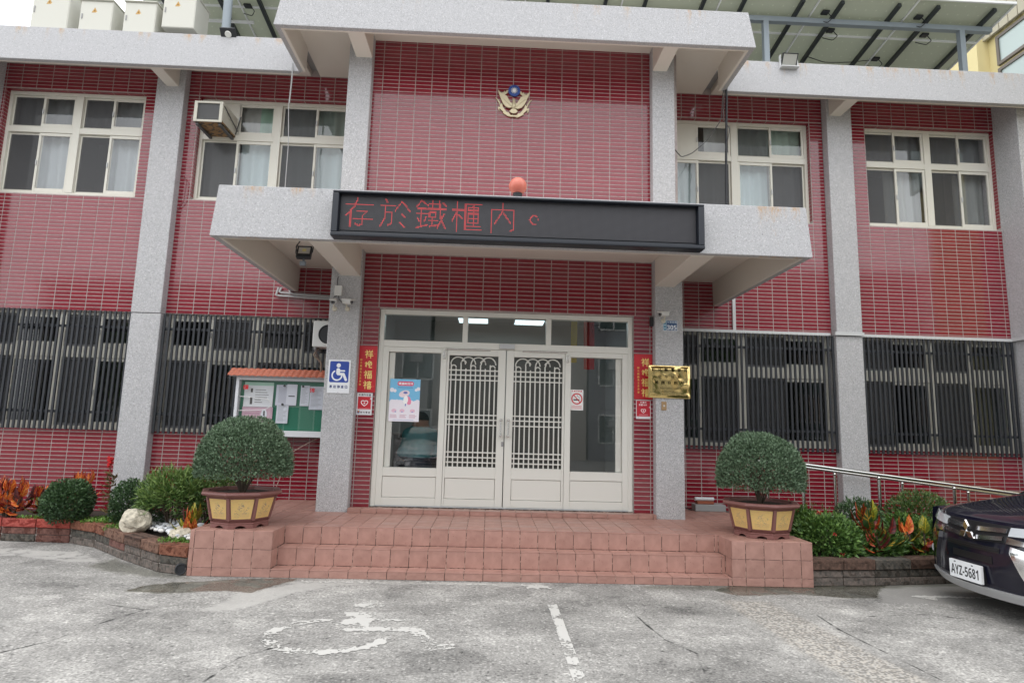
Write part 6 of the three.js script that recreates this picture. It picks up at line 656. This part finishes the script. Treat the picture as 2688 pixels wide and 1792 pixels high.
// ---------- cars ----------
function car(label, paint, [x, z], turn, plate) {
  const T = thing('parked_car', label, 'car', [x, 0, z], undefined, turn); // local frame: front at x = 0, body runs along +x, lateral z
  const body = phy(paint, 0.4, { clearcoat: 1, clearcoatRoughness: 0.03, specularIntensity: 0.25 }), chrome = phy([0.8, 0.8, 0.8], 0.12, { metalness: 1 }), blk = phy([0.012, 0.012, 0.014], 0.4), silver = phy([0.5, 0.51, 0.52], 0.35, { metalness: 0.3 }), barM = phy([0.5, 0.5, 0.52], 0.22, { metalness: 1 }), lensM = phy([0.5, 0.53, 0.56], 0.06, { clearcoat: 1 }), tyre = std([0.02, 0.02, 0.02], 0.85), winM = phy([0.015, 0.018, 0.02], 0.04, { clearcoat: 1 });
  const HW = 0.9, plan = (w) => 0.31 * Math.pow(Math.abs(w) / HW, 2.4), prof = (y) => (y < 0.3 ? lerp(0.09, 0.02, sm(0.18, 0.3, y)) : y < 0.6 ? 0.02 - 0.02 * sm(0.3, 0.5, y) : lerp(0.0, 0.1, Math.pow((y - 0.6) / 0.28, 1.6)));
  const FX = (w, y, off = 0) => [prof(y) + plan(w) - off, y, w];
  const grid = (nu, nv, f) => { const pos = [], idx = []; for (let i = 0; i <= nu; i++) for (let j = 0; j <= nv; j++) pos.push(...f(i / nu, j / nv)); for (let i = 0; i < nu; i++) for (let j = 0; j < nv; j++) { const a = i * (nv + 1) + j, b = a + nv + 1; idx.push(a, b, a + 1, b, b + 1, a + 1); } const g = new THREE.BufferGeometry(); g.setAttribute('position', new THREE.Float32BufferAttribute(pos, 3)); g.setIndex(idx); g.computeVertexNormals(); return g; };
  // a moulding laid on the nose: w from a to b, between two height curves, standing proud by off, closed at its rim
  const patch = (name, a, b, lo, hi, off, m, n = 16) => { const top = grid(n, 4, (u, v) => { const w = lerp(a, b, u); return FX(w, lerp(lo(w), hi(w), v), off); }), under = grid(n, 1, (u, v) => { const w = lerp(a, b, u); return FX(w, lo(w), off * v - 0.004 * (1 - v)); }), over = grid(n, 1, (u, v) => { const w = lerp(a, b, u); return FX(w, hi(w), off * (1 - v) - 0.004 * v); }), e1 = grid(4, 1, (u, v) => FX(a, lerp(lo(a), hi(a), u), off * (1 - v))), e2 = grid(4, 1, (u, v) => FX(b, lerp(lo(b), hi(b), u), off * v)); return mesh(name, [top, under, over, e1, e2], m, T); };
  const k = (c) => () => c, ln = (a, b, ya, yb) => (w) => lerp(ya, yb, (w - a) / (b - a));
  mesh('bumper', grid(48, 26, (u, v) => FX(lerp(-HW, HW, u), lerp(0.19, 0.872, v))), body, T);
  // bonnet, wings, cabin
  const roofY = (u) => (u < 1.12 ? lerp(0.872, 1.06, Math.pow(clamp((u - 0.1) / 1.02, 0, 1), 0.62)) : u < 1.95 ? lerp(1.06, 1.56, sm(0, 1, (u - 1.12) / 0.83) * 0.35 + 0.65 * (u - 1.12) / 0.83) : u < 3.4 ? 1.56 + 0.04 * Math.sin((u - 1.95) / 1.45 * Math.PI) : u < 4.35 ? lerp(1.56, 1.12, Math.pow((u - 3.4) / 0.95, 1.5)) : 1.12);
  const beltY = (u) => clamp(0.87 + 0.11 * sm(0.1, 1.4, u) + 0.06 * sm(1.4, 4.4, u), 0, 1.05);
  const bonnet = (u, w) => { const s = Math.abs(w) / HW; return roofY(u) - (0.03 + 0.05 * sm(0.1, 0.6, u)) * s * s * s + 0.012 * sm(0.55, 0.6, s) * sm(0.2, 0.5, u); };
  mesh('bonnet', grid(22, 28, (a, b) => { const w = lerp(-HW * 0.94, HW * 0.94, b), nose = prof(0.872) + plan(w), u = lerp(nose, 1.16, a); return [u, bonnet(lerp(0.1, 1.14, a), w), w]; }), body, T);
  for (const s of [-1, 1]) {
    mesh('side_panel', grid(60, 12, (a, v) => { const u = lerp(plan(HW), 4.45, a), t = v, y = lerp(0.2, beltY(u) - 0.005, t), bulge = 0.025 * Math.sin(t * Math.PI) + 0.0, arch = Math.min(Math.hypot(u - 0.92, y - 0.33), Math.hypot(u - 3.55, y - 0.33)), yy = arch < 0.4 ? Math.max(y, 0.33 + Math.sqrt(Math.max(0, 0.16 - Math.pow(Math.min(Math.abs(u - 0.92), Math.abs(u - 3.55)), 2)))) : y; return [u, Math.min(yy, beltY(u)), s * (HW * lerp(1, 0.985, t) + bulge - (u > 3.9 ? 0.12 * (u - 3.9) : 0))]; }), body, T);
    mesh('wing', grid(20, 4, (a, v) => { const u = lerp(plan(HW * 0.94) + 0.1, 1.2, a), w = lerp(HW * 0.94, HW, v); return [u, lerp(bonnet(lerp(0.1, 1.14, a), HW * 0.94), beltY(u) - 0.004, v), s * w]; }), body, T);
    mesh('side_window', grid(20, 4, (a, v) => { const u = lerp(1.15, 4.1, a), top = roofY(u) - 0.05; return [u, lerp(beltY(u), Math.max(top, beltY(u) + 0.01), v), s * lerp(0.885, 0.68, v)]; }), winM, T);
    for (const u of [0.92, 3.55]) { const W = sub('wheel', T); W.position.set(u, 0.335, s * 0.8); mesh('tyre', new THREE.TorusGeometry(0.255, 0.08, 14, 36).scale(1, 1, 1.25), tyre, W); mesh('rim', [new THREE.CylinderGeometry(0.2, 0.2, 0.14, 28).rotateX(Math.PI / 2), ...[0, 1, 2, 3, 4].map((q) => bx(-0.03, 0.03, 0.02, 0.2, s * 0.06, s * 0.09).rotateZ(q * 1.2566))], silver, W); }
    mesh('mirror', rb(1.7, 1.87, 1.03, 1.17, s > 0 ? 0.9 : -1.08, s > 0 ? 1.08 : -0.9, 0.04), body, T);
    // nose details of one side
    const S = (a, b) => (s > 0 ? [a, b] : [-b, -a]), mirror = (f) => (w) => f(Math.abs(w));
    const pp = (nm, a, b, lo, hi, off, m) => { const [c, d] = S(a, b); patch(nm, c, d, mirror(lo), mirror(hi), off, m); };
    pp('grille_bar', 0.055, 0.345, ln(0.055, 0.345, 0.771, 0.79), ln(0.055, 0.345, 0.81, 0.827), 0.03, barM); pp('grille_bar', 0.075, 0.335, ln(0.075, 0.335, 0.698, 0.723), ln(0.075, 0.335, 0.733, 0.759), 0.034, barM);
    pp('grille_backing', 0.0, 0.36, ln(0, 0.36, 0.675, 0.705), k(0.845), 0.008, blk);
    pp('headlight', 0.362, 0.82, ln(0.362, 0.82, 0.765, 0.79), ln(0.362, 0.82, 0.838, 0.862), 0.018, lensM); pp('headlight_strip', 0.37, 0.6, ln(0.37, 0.6, 0.702, 0.7), ln(0.37, 0.6, 0.757, 0.725), 0.03, chrome);
    pp('chrome_shield', 0.42, 0.56, ln(0.42, 0.56, 0.63, 0.31), ln(0.42, 0.56, 0.686, 0.66), 0.045, chrome);
    pp('fog_lamp_bay', 0.565, 0.74, ln(0.565, 0.74, 0.34, 0.42), ln(0.565, 0.74, 0.62, 0.58), 0.004, blk); const [fa] = S(0.7, 0.7); mesh('fog_lamp', new THREE.SphereGeometry(0.045, 16, 10).scale(0.4, 1, 1).translate(...FX(s * 0.65, 0.49, 0.006)), lensM, T);
  }
  patch('air_intake', -0.3, 0.3, k(0.605), k(0.65), 0.006, blk); patch('lower_grille', -0.23, 0.23, k(0.505), k(0.565), 0.006, blk); patch('intake_bar', -0.29, 0.29, k(0.622), k(0.63), 0.012, blk); patch('bumper_crease', -0.52, 0.52, k(0.315), k(0.321), 0.006, body);
  patch('skid_plate', -0.8, 0.8, (w) => 0.2 + 0.012 * Math.abs(w), (w) => 0.285 + 0.01 * Math.abs(w), 0.035, silver);
  // three-diamond badge
  const dia = []; for (let q = 0; q < 3; q++) { const sh = new THREE.Shape(); sh.moveTo(0, 0.002); sh.lineTo(0.03, 0.05); sh.lineTo(0, 0.1); sh.lineTo(-0.03, 0.05); sh.closePath(); dia.push(new THREE.ExtrudeGeometry(sh, { depth: 0.012, bevelEnabled: true, bevelSize: 0.002, bevelThickness: 0.003, bevelSegments: 1 }).rotateZ(q * Math.PI * 2 / 3)); } mesh('badge', mg(dia).rotateY(-Math.PI / 2).translate(-0.02, 0.752, 0), chrome, T);
  mesh('underbody', bx(0.25, 4.3, 0.2, 0.5, -0.72, 0.72), blk, T);
  mesh('windscreen', grid(12, 16, (a, b) => { const u = lerp(1.14, 1.95, a), w = lerp(-1, 1, b) * lerp(0.84, 0.66, a); return [u + 0.12 * Math.pow(Math.abs(w), 2) * (1 - a), roofY(u) - 0.04 * Math.pow(Math.abs(w) / 0.84, 2), w]; }), winM, T);
  mesh('roof', grid(14, 14, (a, b) => { const u = lerp(1.95, 3.45, a), w = lerp(-1, 1, b) * 0.68; return [u, roofY(u) - 0.07 * Math.pow(Math.abs(b * 2 - 1), 3), w]; }), body, T);
  mesh('rear_window', grid(8, 10, (a, b) => { const u = lerp(3.45, 4.3, a), w = lerp(-1, 1, b) * lerp(0.68, 0.82, a); return [u, roofY(u) - 0.05 * Math.pow(Math.abs(b * 2 - 1), 3), w]; }), winM, T);
  mesh('tailgate', grid(6, 14, (a, b) => { const w = lerp(-0.85, 0.85, b); return [4.3 + 0.2 * Math.sin(a * Math.PI * 0.6) - 0.1 * Math.pow(Math.abs(w), 2), lerp(1.13, 0.25, a), w]; }), body, T);
  if (plate) { const t = canvas(760, 320, (c) => { c.fillStyle = '#eceff2'; c.fillRect(0, 0, 760, 320); c.fillStyle = '#15181d'; c.font = 'bold 218px sans-serif'; c.textAlign = 'center'; c.save(); c.translate(380, 258); c.scale(0.86, 1.12); c.fillText(plate, 0, 0, 800); c.restore(); c.fillStyle = '#55585e'; for (const q of [140, 560]) { c.beginPath(); c.ellipse(q, 34, 26, 12, 0, 0, 7); c.fill(); } }); const Pl = sub('number_plate', T); Pl.position.set(-0.032, 0.387, -0.04); Pl.rotation.set(0, 0, 0); mesh('plate', rb(-0.006, 0.02, -0.08, 0.08, -0.19, 0.19, 0.005, 2), std([0.75, 0.76, 0.77], 0.45), Pl); mesh('lettering', plane(0.378, 0.158).rotateY(-Math.PI / 2).translate(-0.0075, 0, 0), phy(0xffffff, 0.4, { map: t }), Pl); mesh('holder', bx(0.02, 0.06, -0.07, 0.07, -0.18, 0.18), blk, Pl); }
  return T;
}
car('dark navy car with chrome grille and plate AYZ-5681 parked along the steps', [0.006, 0.006, 0.016], [4.28, 2.63], 0, 'AYZ-5681');
car('white car facing the entrance, mirrored in the door glass', [0.72, 0.72, 0.72], [-1.75, 7.4], -Math.PI / 2, null);

// ---------- inside the entrance ----------
for (const [x, z, side] of [[-0.6, -4.2, 'on the notice board side'], [0.56, -4.2, 'on the brass plaque side']]) { const T = thing('ceiling_light', 'lit ceiling panel inside the entrance hall ' + side, 'light', [x, 3.76, z], 'ceiling panels of the entrance hall'); mesh('frame', [bx(-0.32, 0.32, 0, 0.045, -0.32, -0.3), bx(-0.32, 0.32, 0, 0.045, 0.3, 0.32), bx(-0.32, -0.3, 0, 0.045, -0.3, 0.3), bx(0.3, 0.32, 0, 0.045, -0.3, 0.3)], white, T); mesh('diffuser', bx(-0.3, 0.3, 0.012, 0.04, -0.3, 0.3), std([0.8, 0.8, 0.8], 0.6, { emissive: lin(0.8, 0.95, 1), emissiveIntensity: 2.2 }), T); const l = new THREE.RectAreaLight(0xe6f6ff, 7, 0.58, 0.58); l.position.set(0, -0.005, 0); l.rotation.x = -Math.PI / 2; T.add(l); }
{ const T = thing('reception_desk', 'grey reception desk inside the entrance hall', 'desk', [-0.9, 0.47, -2.4]); mesh('counter', rb(-0.9, 0.9, 0, 0.95, -0.3, 0.3, 0.01), std([0.16, 0.15, 0.14], 0.6), T); mesh('desktop', rb(-0.95, 0.95, 0.95, 0.99, -0.36, 0.36, 0.01), std([0.3, 0.28, 0.25], 0.4), T); }
{ // seated figure in a teal shirt
  const mc = new MarchingCubes(64, new THREE.MeshBasicMaterial(), false, false, 60000), N = 64, S = 1.5, C = [0, 0.62, 0];
  const J = { pel: [0, 0.5, 0, 0.15], chest: [0, 0.85, -0.02, 0.16], sh: [0, 1.0, -0.02, 0.1], shL: [-0.18, 0.98, -0.02, 0.075], shR: [0.18, 0.98, -0.02, 0.075], elL: [-0.25, 0.72, -0.08, 0.052], elR: [0.25, 0.72, -0.06, 0.052], haL: [-0.16, 0.64, -0.3, 0.038], haR: [0.15, 0.64, -0.3, 0.038], nk: [0, 1.08, -0.02, 0.055], hd: [0, 1.21, -0.03, 0.095], ch: [0, 1.15, -0.07, 0.06], kL: [-0.13, 0.5, -0.42, 0.075], kR: [0.13, 0.5, -0.42, 0.075], fL: [-0.13, 0.06, -0.4, 0.05], fR: [0.13, 0.06, -0.4, 0.05] };
  const bones = [['pel', 'chest'], ['chest', 'sh'], ['sh', 'shL'], ['sh', 'shR'], ['shL', 'elL'], ['shR', 'elR'], ['elL', 'haL'], ['elR', 'haR'], ['sh', 'nk'], ['nk', 'hd'], ['hd', 'ch'], ['pel', 'kL'], ['pel', 'kR'], ['kL', 'fL'], ['kR', 'fR']].map(([a, b]) => [J[a], J[b]]);
  for (let k = 0; k < N; k++) for (let j = 0; j < N; j++) for (let i = 0; i < N; i++) { const x = (i / (N / 2) - 1) * S / 2 * 1 + C[0], y = (j / (N / 2) - 1) * S / 2 + C[1], z = (k / (N / 2) - 1) * S / 2 - 0.15; let d = 0, acc = 0; for (const [a, b] of bones) { const ux = b[0] - a[0], uy = b[1] - a[1], uz = b[2] - a[2], t = clamp(((x - a[0]) * ux + (y - a[1]) * uy + (z - a[2]) * uz) / (ux * ux + uy * uy + uz * uz), 0, 1), q = Math.hypot(x - a[0] - t * ux, y - a[1] - t * uy, z - a[2] - t * uz) - lerp(a[3], b[3], t); acc += Math.exp(-q * 28); } d = -Math.log(acc) / 28; mc.field[i + j * N + k * N * N] = -d; }
  mc.isolation = 0; mc.update(); const cnt = mc.count ?? mc.geometry.drawRange.count, pa = mc.positionArray.slice(0, cnt * 3), ca = new Float32Array(cnt * 3);
  for (let i = 0; i < cnt; i++) { const x = pa[i * 3] * S / 2 + C[0], y = pa[i * 3 + 1] * S / 2 + C[1], z = pa[i * 3 + 2] * S / 2 - 0.15; pa[i * 3] = x; pa[i * 3 + 1] = y; pa[i * 3 + 2] = z; const skin = (y > 1.09 && Math.abs(x) < 0.14) || (z < -0.2 && y > 0.58 && Math.abs(x) > 0.05), hair = y > 1.2 && z > -0.1; const c = hair ? [0.02, 0.015, 0.012] : skin ? [0.42, 0.25, 0.17] : y < 0.66 ? [0.03, 0.04, 0.06] : [0.05, 0.27, 0.29]; ca.set(c, i * 3); }
  const g = new THREE.BufferGeometry(); g.setAttribute('position', new THREE.BufferAttribute(pa, 3)); g.setAttribute('color', new THREE.BufferAttribute(ca, 3)); g.computeVertexNormals();
  const T = thing('person', 'person in a teal shirt sitting inside behind the side glass of the door', 'person', [-1.22, 0.47, -0.95], undefined, 0.5); mesh('body', g, std([1, 1, 1], 0.8, { vertexColors: true }), T);
  const st = thing('stool', 'dark office stool under the person in the teal shirt', 'stool', [-1.22, 0.47, -0.95]); mesh('seat', new THREE.CylinderGeometry(0.2, 0.2, 0.06, 24).translate(0, 0.33, 0), dark, st); mesh('stand', [rod([0, 0, 0], [0, 0.3, 0], 0.03), new THREE.CylinderGeometry(0.2, 0.22, 0.03, 24).translate(0, 0.016, 0)], grey, st);
}
for (const [c, x, y0, y1, w, label] of [[[0.5, 0.03, 0.03], 1.28, 2.5, 3.55, 0.16, 'red ribbon banner hanging inside the hall'], [[0.55, 0.42, 0.05], 1.05, 2.6, 3.6, 0.09, 'yellow ribbon hanging inside the hall']]) { const g = new THREE.PlaneGeometry(w, y1 - y0, 6, 16), p = g.attributes.position; for (let i = 0; i < p.count; i++) p.setZ(i, 0.03 * Math.sin(p.getX(i) * 30 + p.getY(i) * 3)); g.computeVertexNormals(); solo('ribbon_banner', g.translate(x, (y0 + y1) / 2, -0.9), std(c, 0.8, { side: THREE.DoubleSide }), label, 'banner'); }
// ---------- the street behind the camera, mirrored in glass and glazed tiles ----------
function streetHouse(x0, x1, h, z, wall, label, seed) {
  const T = thing('street_house', label, 'building', [x0, 0, z], 'houses across the street'), w = x1 - x0, r = rng(seed); mesh('wall', [bx(0, w, 0, h, 0, 6)], std(wall, 0.9), T); mesh('parapet', [bx(-0.1, w + 0.1, h, h + 0.25, -0.15, 6)], std([wall[0] * 0.8, wall[1] * 0.8, wall[2] * 0.8], 0.9), T);
  for (let f = 0; f < Math.floor(h / 3); f++) for (let k = 0; k + 1.7 < w; k += 2.4) { const W = sub('window', T), y = 0.9 + f * 3.1; if (y + 1.6 > h) continue; mesh('frame', [bx(k + 0.5, k + 2.2, y, y + 0.08, -0.06, 0), bx(k + 0.5, k + 2.2, y + 1.5, y + 1.58, -0.06, 0), bx(k + 0.5, k + 0.58, y, y + 1.5, -0.06, 0), bx(k + 1.31, k + 1.39, y, y + 1.5, -0.06, 0), bx(k + 2.12, k + 2.2, y, y + 1.5, -0.06, 0)], white, W); mesh('pane', bx(k + 0.58, k + 2.12, y + 0.08, y + 1.5, -0.03, -0.01), phy([0.06, 0.1, 0.1], 0.1), W); if (r() > 0.5) mesh('air_conditioner', rb(k + 1.0, k + 1.6, y + 0.9, y + 1.3, -0.45, -0.06, 0.02), grey, W); }
}
streetHouse(-26, -13, 9.2, 25, [0.3, 0.28, 0.25], 'brown house across the street beyond the lane', 3); streetHouse(-12.6, -3.5, 8.2, 24, [0.34, 0.34, 0.33], 'grey concrete house facing the entrance across the street', 4); streetHouse(-3.3, 5, 8.8, 24.5, [0.42, 0.38, 0.33], 'tan house facing the entrance across the street', 5); streetHouse(5.2, 15, 9.6, 25, [0.25, 0.25, 0.27], 'dark grey house across the street beside the tan one', 6); streetHouse(15.4, 27, 11.5, 26, [0.36, 0.3, 0.27], 'tall pinkish house across the street at the corner', 7);
for (const [x, z, h, label, s] of [[10.5, 15.5, 5.6, 'street tree growing in front of the dark grey house', 91], [-15, 16, 5.2, 'street tree growing in front of the brown house', 92]]) { const T = thing('street_tree', label, 'tree', [x, 0, z], 'street trees across the yard'); mesh('trunk', [tube([[0, 0, 0], [0.05, 1.2, 0], [-0.05, 2.6, 0.05], [0.1, 3.6, 0]], 0.13, 8, 16), tube([[-0.05, 2.4, 0], [0.6, 3.3, 0.2], [1.0, 3.9, 0.3]], 0.06, 6, 10), tube([[0, 2.2, 0], [-0.6, 3.2, -0.2], [-0.9, 3.9, -0.1]], 0.06, 6, 10)], barkM, T); mesh('crown', leaves(5200, s, (k, r) => { const u = unit(r), d = Math.pow(r(), 0.4) * (0.8 + 0.5 * fbm(u[0] * 2 + s, u[1] * 2 + u[2] * 2, 3)); return [u[0] * 1.9 * d, h * 0.72 + u[1] * 1.7 * d, u[2] * 1.9 * d, u[0] + r() - 0.5, u[1] + r() - 0.5, u[2] + r() - 0.5, 1, r()]; }, 0.22, 0.1, [0.03, 0.07, 0.02], [0.09, 0.16, 0.04]), leafM, T); }
scene.traverse((o) => { if (o.isMesh) { o.castShadow = true; o.receiveShadow = true; } });
renderer.render(scene, camera);
